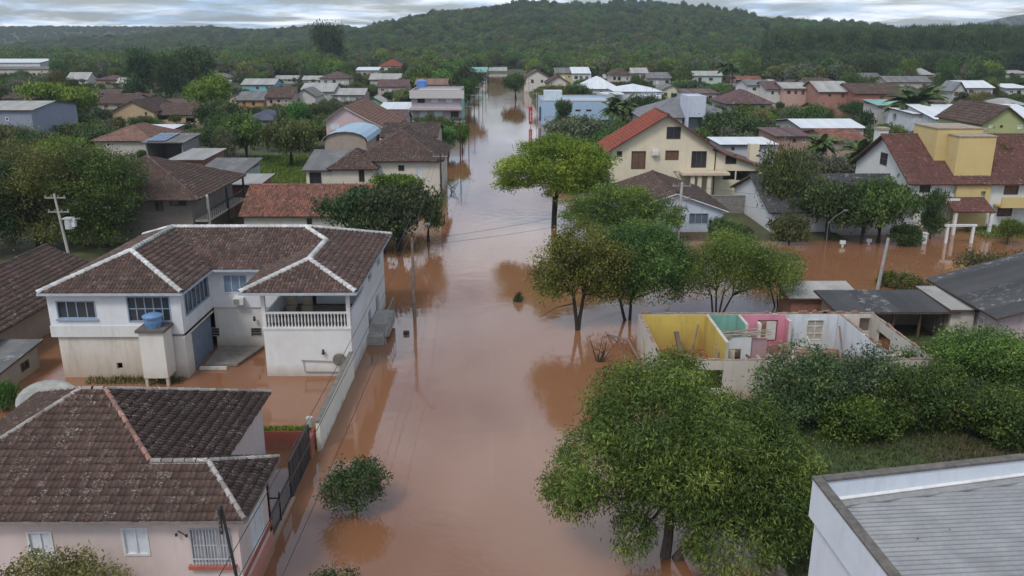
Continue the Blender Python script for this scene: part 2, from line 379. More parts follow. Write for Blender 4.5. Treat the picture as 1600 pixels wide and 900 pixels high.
FQ = np.stack([idx[:-1, :-1], idx[:-1, 1:], idx[1:, 1:], idx[1:, :-1]], -1).reshape(-1, 4)
gm, t, b, o = newmat('ground_soil_grass'); p = wpos(t)
gcol = mixc(t, ramp(t, noise(t, .09, 6, .7, p), .42, .58), (.085, .05, .03), (.05, .075, .02)); gcol = mixc(t, ramp(t, noise(t, 2.2, 5, .7, p), .4, .75), gcol, (.035, .05, .016))
gcol = mixc(t, M(t, 'MULTIPLY', ramp(t, noise(t, .3, 4, .7, p), .55, .7), .5), gcol, (.12, .15, .03))
t.links.new(gcol, b.inputs['Base Color']); b.inputs['Roughness'].default_value = .95; bump(t, b, noise(t, 6, 4, .7, p), .6, .05)
go = link(bpy.data.objects.new('ground', npmesh('ground', np.stack([XX, YY, ZZ], -1).reshape(-1, 3), FQ, gm, smooth=True))); tag(go, kind='structure')

wm, t, b, o = newmat('muddy_flood_water'); p = wpos(t)
wc = mixc(t, ramp(t, noise(t, .05, 5, .6, wpos(t, 1, .5, 1)), .3, .7), (.205, .092, .046), (.245, .117, .060)); wc = mixc(t, M(t, 'MULTIPLY', ramp(t, noise(t, .9, 6, .7, wpos(t, 1, .09, 1), 1.2), .58, .72), .22), wc, (.30, .17, .10))
t.links.new(wc, b.inputs['Base Color']); b.inputs['IOR'].default_value = 1.6
rp = ramp(t, noise(t, .07, 5, .65, wpos(t, 1, .35, 1), .6), .42, .66)
t.links.new(M(t, 'ADD', .035, M(t, 'MULTIPLY', rp, .05)), b.inputs['Roughness'])
h1 = noise(t, .9, 3, .5, wpos(t, 1, .8, 1)); h2 = noise(t, 4.5, 3, .55, p)
hh = M(t, 'ADD', M(t, 'MULTIPLY', h1, .55), M(t, 'MULTIPLY', M(t, 'MULTIPLY', h2, rp), .42))
bump(t, b, hh, .16, .1)
mb = MB(); ys = [-35, 40, 120, 250, 525]
for a_, b_ in zip(ys[:-1], ys[1:]): mb.add([(-260, a_, 0), (260, a_, 0), (260, b_, 0), (-260, b_, 0)], [(0, 1, 2, 3)])
tag(mb.build('flood_water', wm), kind='structure')

# ---------------------------------------------------------------- generic house
WK = {'w': (WHITE, DARKG), 'd': (WOODD, DARKG), 's': (WHITE, SHUT), 'b': (WOODD, plain((.13, .07, .04), .7, .3, 6)), 'g': (GREYF, BLUEG), 'o': None, 'r': (plain((.25, .08, .05), .7), DARKG)}
TILE_BROWN = tilemat((.075, .047, .039), (.125, .074, .060), .6, .6, (.055, .05, .042), (.42, .40, .36), 7.0)
TILE_DARK = tilemat((.05, .036, .032), (.082, .054, .045), .5, .5)
TILE_RED = tilemat((.22, .055, .038), (.30, .085, .055), .35, .15)
TILE_TERRA = tilemat((.19, .105, .078), (.27, .15, .115), .4, .3)
TILE_MIX = tilemat((.13, .06, .045), (.30, .13, .09), .45, .4)
TILE_PURPLE = tilemat((.10, .06, .065), (.17, .10, .10), .4, .4)
FIBRE = tilemat((.14, .14, .14), (.19, .185, .18), .5, .45, (.07, .068, .062), (.42, .42, .40), 1.2)
FIBRED = tilemat((.055, .056, .058), (.08, .08, .082), .4, .55, (.03, .03, .03), (.40, .40, .40), 2.0)
FIBREL = tilemat((.30, .29, .275), (.37, .36, .34), .4, .3, (.16, .15, .135), (.5, .5, .48), .8)
TIN = tilemat((.52, .55, .58), (.60, .62, .64), .2, .2, (.36, .36, .35), (.7, .7, .7), .8)
TINB = tilemat((.26, .36, .45), (.31, .41, .50), .2, .2, (.2, .26, .3), (.5, .55, .6), .8)
TINT = tilemat((.18, .36, .33), (.25, .42, .38), .3, .2)
NAVY = tilemat((.07, .075, .11), (.09, .1, .14), .2, .2)
GREYT = tilemat((.17, .175, .19), (.22, .225, .24), .3, .2, (.1, .1, .1), (.4, .4, .4))
def covering(polys, rk, rmat, roof, far):
    if rk == 'corr': corrugated(polys, .35 if far else .18, .03, 'roof_sheets', rmat, roof, 4)
    elif rk == 'smooth': slab([[Vector(q)+basis(p)[3]*.05 for q in p] for p in polys], .04, 'roof_sheets', rmat, roof)
    elif far: tiles(polys, 'barrel', .42, .6, 'roof_tiles', rmat, roof)
    else: tiles(polys, 'flat' if rk == 'flat' else 'barrel', .24, .40, 'roof_tiles', rmat, roof)
def roof_polys(kind, x0, x1, y0, y1, ez, rise, ov, rx=None, ezr=None):
    X0, X1, Y0, Y1 = x0-ov, x1+ov, y0-ov, y1+ov; ym = (y0+y1)/2; rz = ez+rise; caps = []
    if kind == 'gable_s':
        e = ez-rise/((y1-y0)/2)*ov
        return [[(X0,Y0,e),(X1,Y0,e),(X1,ym,rz),(X0,ym,rz)], [(X1,Y1,e),(X0,Y1,e),(X0,ym,rz),(X1,ym,rz)]], [((X0,ym,rz),(X1,ym,rz))]
    if kind == 'gable_f':
        xr = (x0+x1)/2 if rx is None else rx; er = ez if ezr is None else ezr
        el = ez-rise/(xr-x0)*ov; er = er-(rz-er)/(x1-xr)*ov
        return [[(X1,Y0,er),(X1,Y1,er),(xr,Y1,rz),(xr,Y0,rz)], [(X0,Y1,el),(X0,Y0,el),(xr,Y0,rz),(xr,Y1,rz)]], [((xr,Y0,rz),(xr,Y1,rz))]
    if kind == 'hip':
        k = min((X1-X0), (Y1-Y0))/2; e = ez-rise/k*ov
        if X1-X0 >= Y1-Y0: a, b_ = (X0+k, ym, rz), (X1-k-.01, ym, rz)
        else: a, b_ = ((X0+X1)/2, Y0+k, rz), ((X0+X1)/2, Y1-k, rz)
        A, B, C, D = (X0,Y0,e), (X1,Y0,e), (X1,Y1,e), (X0,Y1,e)
        if X1-X0 >= Y1-Y0: P = [[A,B,b_,a],[B,C,b_],[C,D,a,b_],[D,A,a]]
        else: P = [[A,B,a],[B,C,b_,a],[C,D,b_],[D,A,a,b_]]
        L = [(a, b_)] + ([(A,a),(D,a),(B,b_),(C,b_)] if X1-X0 >= Y1-Y0 else [(A,a),(B,a),(C,b_),(D,b_)])
        return P, L
    if kind == 'shed': return [[(X0,Y0,ez),(X1,Y0,ez),(X1,Y1,rz),(X0,Y1,rz)]], []
    if kind == 'shed_r': return [[(X1,Y0,ez),(X1,Y1,ez),(X0,Y1,rz),(X0,Y0,rz)]], []
    if kind == 'shed_l': return [[(X0,Y1,ez),(X0,Y0,ez),(X1,Y0,rz),(X1,Y1,rz)]], []
    if kind == 'vault':
        P = []; n = 8; r = [(x0+x1)/2-(X1-X0)/2*math.cos(math.pi*i/n) for i in range(n+1)]; z = [ez+rise*math.sin(math.pi*i/n) for i in range(n+1)]
        for i in range(n): P.append([(r[i],Y1,z[i]),(r[i],Y0,z[i]),(r[i+1],Y0,z[i+1]),(r[i+1],Y1,z[i+1])])
        return P, []
LAND = []   # landmarks for naming trees
def house(name, label, x0, x1, y0, y1, ez, roof, rise, wmat, rk, rmat, base=-.9, ov=.45, wins=(), rwins=(), rx=None, ezr=None, trim=None, capmat=None, cat='house', short=None, group=None, holes=(), root=None, open_front=False):
    far = y0 > 125; rt = root or thing(name, label, cat, ((x0+x1)/2, y0, 0), group)
    if short: LAND.append(((x0+x1)/2, (y0+y1)/2, short))
    H = []; specs = []
    for q in wins:
        k = q[4]; (xa, za), (xb, zb) = YP(q[0], q[2], y0), YP(q[1], q[3], y0); H.append((xa-x0, xb-x0, zb, za)); specs.append((xa-x0, xb-x0, zb, za, k))
    ezr_ = ez if ezr is None else ezr; mb = MB(); th = .2
    top = min(ez, ezr_)
    if not open_front: mb.wall((x0, y0), (x1, y0), base, top, [h for h in H if h[3] <= top+.01])
    mb.wall((x1, y0+th), (x1, y1-th), base, ezr_, [(q[0], q[1], q[2], q[3]) for q in rwins]); mb.wall((x1, y1), (x0, y1), base, top); mb.wall((x0, y1-th), (x0, y0+th), base, ez)
    xr = (x0+x1)/2 if rx is None else rx
    if roof == 'gable_f':
        for yy in (y0, y1-th): mb.prism([(x0, yy, top-.002), (x1, yy, top-.002), (x1, yy, ezr_), (xr, yy, ez+rise-.03), (x0, yy, ez)], (0, th, 0))
    if roof == 'gable_s':
        for xx in (x0, x1-th): mb.prism([(xx, y0, ez), (xx, y1, ez), (xx, (y0+y1)/2, ez+rise-.03)], (th, 0, 0))
    if roof == 'shed_r': mb.prism([(x0, y0, top-.002), (x1, y0, top-.002), (x0, y0, ez+rise*.97)], (0, th, 0)); mb.box(x0, x0+th, y0+th, y1-th, ez, ez+rise*.9)
    if roof in ('shed',):
        mb.box(x0, x1, y1-th, y1, ez, ez+rise*(y1-y0)/(y1-y0+2*ov)); 
    if roof == 'vault': mb.prism([(x0, y0, ez-.002)]+[((x0+x1)/2+(x1-x0)/2*math.cos(a), y0, ez+rise*math.sin(a)*.97) for a in [math.pi*i/8 for i in range(9)]][:], (0, th, 0))
    wo = mb.build('wall', wmat, rt)
    if roof == 'flat':
        r_ = MB(); r_.box(x0+th, x1-th, y0+th, y1-th, ez-.75, ez-.55).build('roof', rmat, rt)
        c_ = MB()
        for q in ((x0-.06, x1+.06, y0-.06, y0+.26), (x0-.06, x1+.06, y1-.26, y1+.06), (x0-.06, x0+.26, y0+.26, y1-.26), (x1-.26, x1+.06, y0+.26, y1-.26)): c_.box(*q, ez, ez+.09)
        c_.build('parapet_coping', trim or CONC, rt)
    else:
        P, L = roof_polys(roof, x0, x1, y0, y1, ez+.05, rise, ov, rx, None if ezr is None else ezr+.05)
        ro = slab(P, .10, 'roof', trim or WOODD, rt); covering(P, rk, rmat, ro, far)
        if rk in ('tile', 'flat') and L: ridge(L, capmat or rmat, ro, .15, .5, False)
    for (ua, ub, za, zb, k) in specs:
        if WK[k] is None: continue
        fr, pa = WK[k]; wd = ub-ua; nx = 1 if wd < .7 else (2 if wd < 1.9 else 3)
        window(rt, (x0, y0), (x1, y0), ua, ub, za, zb, fr, pa, nx, 1, .07 if not far else .1, .09, 0 if zb <= top+.01 else .015)
    for q in rwins:
        fr, pa = WK[q[4]]; window(rt, (x1, y0+th), (x1, y1-th), q[0], q[1], q[2], q[3], fr, pa, 2, 1, .07)
    return rt
def ph(name, label, y0, depth, pxl, pxr, pye, pyr, roof, rk, rmat, wmat, wins=(), **kw):
    """a house whose front wall stands at distance y0; widths and heights follow from where its edges lie"""
    x0, ez = YP(pxl, pye, y0); x1, _ = YP(pxr, pye, y0)
    if roof in ('gable_f', 'vault'): rz = YP((pxl+pxr)/2, pyr, y0)[1]
    elif roof == 'flat': rz = ez
    elif roof in ('shed',): rz = YP((pxl+pxr)/2, pyr, y0+depth)[1]
    elif roof in ('shed_r', 'shed_l'): rz = YP(pxl, pyr, y0)[1]
    else: rz = YP((pxl+pxr)/2, pyr, y0+depth/2)[1]
    if 'rpx' in kw: kw['rx'] = YP(kw.pop('rpx'), pyr, y0)[0]
    if 'pyer' in kw: kw['ezr'] = YP(pxr, kw.pop('pyer'), y0)[1]
    return house(name, label, x0, x1, y0, y0+depth, ez, roof, max(rz-ez, .15), wmat, rk, rmat, wins=wins, **kw)

# ---------------------------------------------------------------- house with the dark lichen-spotted hip roof (front left)
def tile_parts(polys, kind, w_, c, mat, parent, n_single, proto_name='tile'):
    """the tiles nearest the camera one by one, the rest joined"""
    T, TF = tile_template(kind, w_, c); me = npmesh(proto_name, T, TF, mat, np.zeros(len(TF))); og = origin(parent); A = []
    for poly in polys:
        o, u, v, n, g = tile_grid(poly, w_, c)
        for a, b_ in g:
            pos = o+u*float(a)+v*float(b_); px = 800+FPX*pos.x/max(pos.y, 1); vis = abs(pos.x/pos.y) < .60
            A.append(((pos-Vector((0, 0, CAM_H))).length+(0 if vis else 100)+(100 if n.dot(Vector((0, 0, CAM_H))-pos) < .3 else 0), pos, u, v, n))
    A.sort(key=lambda q: q[0]); VV = []; FF = []; TT = []
    for i, (d, pos, u, v, n) in enumerate(A):
        j = random.gauss(0, .012); uu = (u+v*j).normalized(); vv = n.cross(uu); pos = pos+v*random.gauss(0, .012)-og
        if i < n_single:
            ob = link(bpy.data.objects.new(proto_name, me), parent)
            ob.matrix_local = Matrix(((uu.x, vv.x, n.x, pos.x), (uu.y, vv.y, n.y, pos.y), (uu.z, vv.z, n.z, pos.z), (0, 0, 0, 1)))
        else:
            FF.append(TF+len(T)*len(VV)); VV.append(T@np.array([uu, vv, n])+np.array(pos)); TT += [random.random()]*len(TF)
    ob = link(bpy.data.objects.new('roof_tiles', npmesh('roof_tiles', np.concatenate(VV), np.concatenate(FF), mat, TT)), parent); ob['kind'] = 'stuff'
PINK = plaster((.60, .50, .47), .9, .3)
ha = thing('tiled_house', 'pale pink house with dark brown lichen-speckled hip roof in the lower left corner', 'house', (-15.5, 25.8, 0))
LAND.append((-15.5, 30, 'the pale pink lichen-roofed house'))
e = 4.0
def ay(y): return e+.47*(y-25.4)
FA = [(-22.0,25.4,e),(-9.1,25.4,e),(-11.0,27.65,ay(27.65)),(-13.13,27.65,ay(27.65)),(-16.05,30.85,ay(30.85)),(-17.0,30.85,ay(30.85))]
P_A = [FA, [(-9.1,25.4,e),(-9.1,29.9,e),FA[2]], [(-9.1,29.9,e),(-11.1,29.9,e),FA[3],FA[2]], [(-11.1,29.9,e),(-11.1,36.3,e),FA[4],FA[3]],
       [(-11.1,36.3,e),(-22,36.3,e),FA[5],FA[4]], [(-22,36.3,e),(-22,25.4,e),FA[5]]]
xw0, xw1 = -21.6, -9.5
def aw(q, y=25.8): (xa, za), (xb, zb) = YP(q[0], q[2], y), YP(q[1], q[3], y); return (xa-xw0, xb-xw0, zb, za)
aws = [aw((40, 90, 830, 884)), aw((188, 236, 824, 868)), aw((294, 366, 825, 881))]
mb = MB(); mb.wall((xw0, 25.8), (xw1, 25.8), -1, e-.02, aws)
mb.wall((xw1, 26.0), (xw1, 29.5), -1, e-.02, [(1.0, 2.5, 1.5, 3.35)]); mb.wall((xw1, 29.5), (-11.5, 29.5), -1, e-.02); mb.wall((-11.5, 29.5), (-11.5, 35.7), -1, e-.02, [(1.6, 2.5, 1.5, 3.2)])
mb.wall((-11.5, 35.9), (xw0, 35.9), -1, e-.02); mb.wall((xw0, 35.7), (xw0, 26.0), -1, e-.02); mb.build('wall', PINK, ha)
SALMON = plaster((.55, .22, .17), .7, .3)
mb = MB(); mb.wall((xw1+.04, 26.0), (xw1+.04, 29.5), -1, .95, (), .04); mb.build('plinth', SALMON, ha)
mb = MB(); mb.wall((xw1+.05, 25.9), (xw1+.05, 29.5), 1.25, 1.42, (), .05); mb.wall((-12.2, 25.75), (xw1+.05, 25.75), -1, .55, (), .05); mb.build('red_band', plain((.36, .09, .06), .8, .3), ha)
window(ha, (xw0, 25.8), (xw1, 25.8), *aws[0], WHITE, SHUT, 2, 1, .08, .05); window(ha, (xw0, 25.8), (xw1, 25.8), *aws[1], WHITE, SHUT, 2, 1, .08, .05)
wg = window(ha, (xw0, 25.8), (xw1, 25.8), *aws[2], plain((.44, .45, .47), .6), plain((.28, .31, .35), .35, .2), 3, 2, .06, .05)
mb = MB()
for i in range(13): x = xw0+aws[2][0]+(aws[2][1]-aws[2][0])*(i+.5)/13; mb.box(x-.012, x+.012, 25.70, 25.72, aws[2][2], aws[2][3])
mb.box(xw0+aws[2][0], xw0+aws[2][1], 25.695, 25.725, aws[2][2]+.25, aws[2][2]+.28); mb.build('grille', plain((.5, .5, .5), .5), wg)
mb = MB(); mb.box(xw0+aws[2][0]-.1, xw0+aws[2][1]+.1, 25.62, 25.8, aws[2][2]-.13, aws[2][2]); mb.build('sill', plain((.36, .10, .07), .8), wg)
window(ha, (xw1, 26.0), (xw1, 29.5), 1.0, 2.5, 1.5, 3.35, WHITE, SHUT, 2, 1, .08, .05); window(ha, (-11.5, 29.5), (-11.5, 35.7), 1.6, 2.5, 1.5, 3.2, WHITE, SHUT, 2, 1, .07, .05)
ra = slab(P_A, .12, 'roof', plain((.30, .26, .24), .8, .3), ha)
TILE_A = tilemat((.066, .042, .035), (.108, .067, .053), .35, .62, (.045, .036, .031), (.46, .42, .37), 12.0)
tile_parts(P_A, 'flat', .21, .34, TILE_A, ra, 300)
CAPW = tilemat((.20, .165, .15), (.40, .36, .33), .6, .9, (.10, .09, .08), (.55, .52, .48), 9.0); CAPR = tilemat((.16, .09, .075), (.34, .17, .13), .5, .9, (.1, .08, .07), (.5, .46, .42), 9.0)
ridge([(FA[2], FA[3]), ((-11.1,36.3,e), FA[4]), (FA[4], FA[5]), (FA[0], FA[5]), ((-9.1,29.9,e), FA[2]), ((-22,36.3,e), FA[5])], CAPW, ra, .095, .40)
ridge([(FA[1], FA[2])], CAPW, ra, .095, .40); ridge([(FA[3], FA[4])], CAPR, ra, .095, .40)
mb = MB(); mb.box(-22.02, -9.08, 25.33, 25.40, e-.13, e-.02); mb.box(-9.1, -9.03, 25.4, 29.9, e-.13, e-.02); mb.build('fascia', plain((.20, .17, .155), .85, .3), ha)
mb = MB()   # electric service bracket on the wall
xb, zb = YP(275, 835, 25.6); mb.cyl((xb, 25.8, zb), (xb+.4, 25.5, zb), .02); mb.lathe([(.0, 0), (.05, .02), (.05, .1), (0, .12)], (xb+.4, 25.5, zb-.05), 8); mb.lathe([(.0, 0), (.05, .02), (.05, .1), (0, .12)], (xb-.02, 25.66, zb-.12), 8); mb.build('insulator_bracket', BLACKM, ha)

# ---------------------------------------------------------------- white two-storey house with the veranda
WH = plaster((.66, .68, .70), .01, .30); WHL = plaster((.60, .56, .49), 1.9, .65)
hb = thing('white_veranda_house', 'white two-storey house with veranda, white ridge lines and brown tile roof', 'house', (-18.5, 47.6, 0))
LAND.append((-18.5, 55, 'the white veranda house'))
e = 5.58; zr = 7.28; zw = 6.72
a1, a2 = (-23.45,50.7,zr), (-23.45,57.4,zr); mr = (-14.1,57.4,zr); w1, w2 = (-12.35,50.6,zw), (-12.35,55.72,zw)
P_B = [[(-27.7,47.2,e),(-19.2,47.2,e),a1], [(-19.2,47.2,e),(-19.2,52.4,e),a2,a1], [(-27.7,62.4,e),(-27.7,47.2,e),a1,a2], [(-19.2,52.4,e),(-15.8,52.4,e),w2,mr,a2],
       [(-15.8,52.4,e),(-15.8,47.2,e),w1,w2], [(-15.8,47.2,e),(-8.9,47.2,e),w1], [(-8.9,47.2,e),(-8.9,62.4,e),mr,w2,w1], [(-8.9,62.4,e),(-27.7,62.4,e),a2,mr]]
rb = slab(P_B, .12, 'roof', plain((.42, .45, .48), .7, .2), hb)
TILE_B = tilemat((.068, .045, .039), (.150, .086, .070), .6, .65, (.045, .038, .032), (.46, .43, .38), 11.0)
tiles(P_B, 'barrel', .21, .36, 'roof_tiles', TILE_B, rb)
CAPB = tilemat((.44, .43, .42), (.66, .65, .63), .7, .2, (.22, .21, .19))
ridge([((-27.7,47.2,e), a1), ((-19.2,47.2,e), a1), (a1, a2), (a2, mr), (mr, w2), (w2, w1), ((-15.8,47.2,e), w1), ((-8.9,47.2,e), w1), ((-8.9,62.4,e), mr), ((-27.7,62.4,e), a2)], CAPB, rb, .17, .44)
mb = MB(); mb.box(-27.74, -19.16, 47.12, 47.2, e-.16, e-.01); mb.box(-15.84, -8.86, 47.12, 47.2, e-.16, e-.01); mb.box(-8.9, -8.82, 47.2, 62.4, e-.16, e-.01); mb.box(-19.2, -19.12, 47.2, 52.4, e-.16, e-.01); mb.box(-19.12, -15.84, 52.32, 52.4, e-.16, e-.01); mb.build('fascia', plain((.36, .40, .45), .7, .2), hb)
# left wing
xl, xr_, yf, yb, fz = -27.45, -19.5, 47.6, 52.8, 2.85
bw = lambda q, y=yf: (YP(q[0], q[2], y)[0]-xl, YP(q[1], q[3], y)[0]-xl, YP(q[1], q[3], y)[1], YP(q[0], q[2], y)[1])
w_l, w_r = bw((86, 152, 470, 498)), bw((196, 269, 463, 503))
side_w = (.35, 4.6, 3.75, 5.25)
mb = MB(); mb.wall((xl, yf), (xr_, yf), fz, e-.03, [w_l, w_r]); mb.wall((xr_, yf+.2), (xr_, yb), fz, e-.03, [side_w]); mb.wall((xl, 62), (xl, yf+.2), fz, e-.03); mb.build('upper_wall', WH, hb)
mb = MB(); mb.wall((xl+.25, yf+.12), (xr_-1.4, yf+.12), -1, fz, [(3.3, 3.65, .55, .95), (5.2, 5.55, .55, .95)]); mb.wall((xl+.25, 61.9), (xl+.25, yf+.32), -1, fz); mb.build('lower_wall', WHL, hb)
mb = MB(); mb.wall((xr_-1.3, yf), (xr_, yf), -1, fz-.16); mb.wall((xr_, yf+.2), (xr_, yb), -1, fz, [(.9, 5.0, -1, 2.55)]); mb.build('corner_pillar', plaster((.62, .60, .56), 1.2, .4), hb)
mb = MB(); mb.box(xl-.05, xr_-1.45, yf-.06, yf+.1, fz-.15, fz+.55); mb.box(xl-.02, xr_+.0, yf+.2, yb, fz-.15, fz-.002); mb.build('band', plaster((.62, .62, .60), .01, .5), hb)
mb = MB(); mb.wall((xr_-.15, yf+1.2), (xr_-.15, yb-.3), -.4, 2.5, (), .06); mb.build('garage_door', plain((.16, .22, .30), .55, .25), hb)
BLF = plain((.26, .33, .43), .6, .2)
window(hb, (xl, yf), (xr_, yf), *w_l, BLF, DARKG, 4, 1, .07, .1, sill=True); window(hb, (xl, yf), (xr_, yf), *w_r, BLF, DARKG, 5, 2, .07, .1); window(hb, (xr_, yf+.2), (xr_, yb), *side_w, BLF, DARKG, 6, 1, .08, .1)
# recessed middle wall
mwin = (YP(347, 428, yb)[0]-xr_, YP(388, 458, yb)[0]-xr_, YP(347, 458, yb)[1], YP(347, 429, yb)[1])
mb = MB(); mb.wall((xr_, yb), (-14.6, yb), fz, e+.02, [mwin]); mb.build('upper_wall', WH, hb)
v1 = (YP(327, 513, yb)[0]-xr_, YP(343, 526, yb)[0]-xr_, YP(327, 526, yb)[1], YP(327, 513, yb)[1]); v2 = (YP(391, 513, yb)[0]-xr_, YP(409, 526, yb)[0]-xr_, v1[2], v1[3])
mb = MB(); mb.wall((xr_, yb+.1), (-14.6, yb+.1), -1, fz, [v1, v2]); mb.build('lower_wall', plaster((.64, .63, .60), 1.0, .3), hb)
window(hb, (xr_, yb), (-14.6, yb), *mwin, plain((.55, .57, .6), .6), plain((.17, .24, .33), .3, .25, 4), 3, 1, .06, .08)
for v_ in (v1, v2): window(hb, (xr_, yb+.1), (-14.6, yb+.1), *v_, plain((.3, .28, .26), .7), INSIDE, 1, 3, .04, .1)
# veranda wing
vx0, vx1, vy, vb = -14.75, -9.45, 47.8, 52.9
mb = MB(); mb.wall((vx0, vy), (vx1, vy), -1, 3.06); mb.wall((vx1, vy+.2), (vx1, 62), -1, 3.06, [(6.2, 7.4, -.9, 2.0), (9.6, 11.0, .6, 2.0)]); mb.wall((vx0, yb), (vx0, vy+.2), -1, 3.06); mb.wall((vx1, 62.2), (xl, 62.2), -1, e); mb.build('lower_wall', plaster((.66, .655, .64), .8, .25), hb)
mb = MB(); mb.wall((vx1-.002, vb), (vx1-.002, 62), 3.06, e, [(2, 3.4, 3.9, 5.1), (6, 7.4, 3.9, 5.1)]); mb.wall((vx0+.02, vb), (vx1-.22, vb), 3.06, e+.3, [(1.2, 2.1, 3.06, 5.0)]); mb.build('upper_wall', plaster((.60, .61, .60), .01, .3), hb)
mb = MB(); mb.box(vx0+.2, vx1-.2, vy+.2, vb, 2.8, 2.98); mb.build('veranda_floor', plain((.22, .19, .16), .85, .3), hb)
mb = MB(); mb.wall((vx1+.03, vy+.3), (vx1+.03, vb-.02), 3.06, 4.1, (), .15); mb.wall((vx0+.02, yb), (vx0+.02, vy+.25), 3.06, 4.0, (), .12); mb.build('parapet', WH, hb)
mb = MB()
for x in (vx0+.1, vx1-.1): mb.box(x-.11, x+.11, vy-.02, vy+.2, 3.06, e-.03)
mb.build('post', WHITE, hb)
mb = MB(); mb.box(vx0+.21, vx1-.21, vy+.0, vy+.14, 4.06, 4.16); mb.build('handrail', WHITE, hb); mb = MB(); mb.box(vx0-.04, vx1+.04, vy-.05, vy+.18, 3.06, 3.2); mb.build('ledge', WHITE, hb)
bal = MB().lathe([(.055, 0), (.055, .08), (.03, .16), (.055, .36), (.05, .5), (.028, .7), (.055, .78), (.055, .86)], (0, 0, 0), 6); me = bpy.data.meshes.new('baluster'); me.from_pydata(bal.v, [], bal.f); me.materials.append(WHITE)
for i in range(24):
    ob = link(bpy.data.objects.new('baluster', me), hb); ob.location = Vector((vx0+.35+(vx1-vx0-.7)*i/23, vy+.07, 3.2))-ORI[hb.name]
for x in (-13.9, -12.9): 
    m_ = MB(); m_.box(x-.3, x+.3, 51.2, 51.7, 2.98, 3.42); m_.box(x-.3, x+.3, 51.65, 51.75, 3.42, 4.0); solo(m_, 'veranda_chair', plain((.35, .28, .2), .7), 'wooden chair on the white house veranda, %s' % ('near its inner wall' if x < -13 else 'nearer the street side'), 'chair', (x, 51.4, 2.98))
# water tank tower, air conditioner, planks and pipes of that house
wt = thing('water_tank', 'small blue plastic water tank on a white masonry tower by the veranda house', 'water tank', (-20.9, 46.6, 0))
cx_, cz_ = YP(237, 500, 46.6)
m_ = MB(); m_.wall((cx_-.72, 46.2), (cx_+.72, 46.2), .55, 3.45, (), .15); m_.wall((cx_+.72, 46.35), (cx_+.72, 47.5), .55, 3.45, (), .15); m_.wall((cx_-.72, 47.5), (cx_-.72, 46.35), .55, 3.45, (), .15); m_.box(cx_-.66, cx_+.66, 46.3, 47.4, 3.3, 3.44); m_.build('tower', plaster((.64, .62, .57), 1.2, .5), wt)
m_ = MB(); [m_.box(cx_+d-.08, cx_+d+.08, 46.25, 46.45, -1, .55) for d in (-.62, .62)]; m_.build('post', WHL, wt)
m_ = MB().box(cx_-.85, cx_+.85, 46.05, 47.55, 3.45, 3.62); m_.build('platform', plain((.12, .10, .09), .9), wt)
m_ = MB().lathe([(0, 0), (.42, 0), (.5, .3), (.52, .62), (.58, .64), (.58, .72), (.3, .84), (0, .88)], (cx_, 46.75, 3.62), 18); m_.build('tank', plain((.13, .24, .42), .45, .25), wt, smooth=False)
ac, az = YP(371, 472, 52.3); m_ = MB().box(ac-.35, ac+.35, 52.35, 52.8, az-.22, az+.22); acb = solo(m_, 'air_conditioner', WHITE, 'boxy white air conditioner in the recessed wall of the veranda house', 'air conditioner', (ac, 52.8, az-.22)); m2 = MB()
for i in range(6): m2.box(ac-.28, ac+.1, 52.33, 52.36, az-.17+i*.06, az-.14+i*.06)
m2.build('louver', plain((.2, .19, .17), .7), acb)
m_ = MB().prism([(-19.1,49.2,.03),(-17.1,49.4,.03),(-16.3,52.6,.03),(-19.3,52.6,.03)], (0, 0, .17)); solo(m_, 'concrete_slab', plain((.20, .18, .16), .9, .35), 'grey concrete slab before the blue garage door, just above water', 'slab', (-18, 51, .03))
m_ = MB().box(-19.3, -17.6, 48.8, 49.0, .02, .2); solo(m_, 'timber_beam', plain((.5, .47, .42), .8), 'white painted beam lying at the edge of the concrete slab', 'beam', (-18.4, 48.9, .02))
px_, pz_ = YP(471, 563, 47.7); m_ = MB().tube([(px_, 47.78, pz_), (px_, 47.72, pz_), (px_+2.6, 47.72, pz_-.1)], .03); m_.tube([(px_+.1, 47.73, pz_), (px_+.15, 47.73, pz_-.75), (px_+2.9, 47.73, pz_-.8)], .03); solo(m_, 'wall_pipe', plain((.3, .28, .26), .6), 'thin grey pipes on the white wall under the veranda', 'pipe', (px_, 47.75, pz_-.8))
px_, pz_ = YP(530, 562, 47.5); m_ = MB().lathe([(.0, 0), (.36, .02), (.40, .2), (.34, .34), (0, .36)], (px_, 47.35, pz_), 16, (0, 1, 0)); m_.box(px_-.02, px_+.3, 47.5, 47.8, pz_-.04, pz_+.04); solo(m_, 'water_meter_drum', plain((.16, .14, .12), .7), 'dark round drum fixed to the white wall below the veranda', 'drum', (px_, 47.6, pz_-.4))
for lx, lz, y_, w_ in ((505.5, 550, 47.72, 'below the veranda railing'), (398, 498, 52.72, 'on the recessed wall')):
    x_, z_ = YP(lx, lz, y_); m_ = MB().lathe([(0, -.16), (.09, -.12), (.1, .0), (.05, .06), (.09, .1), (.04, .2), (0, .22)], (x_, y_-.08, z_), 8); solo(m_, 'wall_lantern', BLACKM, 'small black wall lantern %s of the white house' % w_, 'lantern', (x_, y_, z_))
# balcony boxes on the street side of the house
sb = thing('side_stair', 'grey concrete side landing with thin rail on the street side of the veranda house', 'stair', (-8.6, 56, 0))
m_ = MB().box(-9.44, -8.1, 54.2, 57.4, .25, 1.15); m_.box(-9.44, -8.4, 53.2, 54.2, -.9, .6); m_.build('landing', plain((.33, .31, .28), .85, .3), sb)
m_ = MB(); [m_.cyl((-8.12, y, 1.15), (-8.12, y, 2.15), .025) for y in (54.3, 55.3, 56.3, 57.3)]; m_.cyl((-8.12, 54.3, 2.15), (-8.12, 57.3, 2.15), .025); m_.cyl((-8.12, 54.3, 2.15), (-8.12, 52.6, .3), .025); m_.build('rail', METAL, sb)

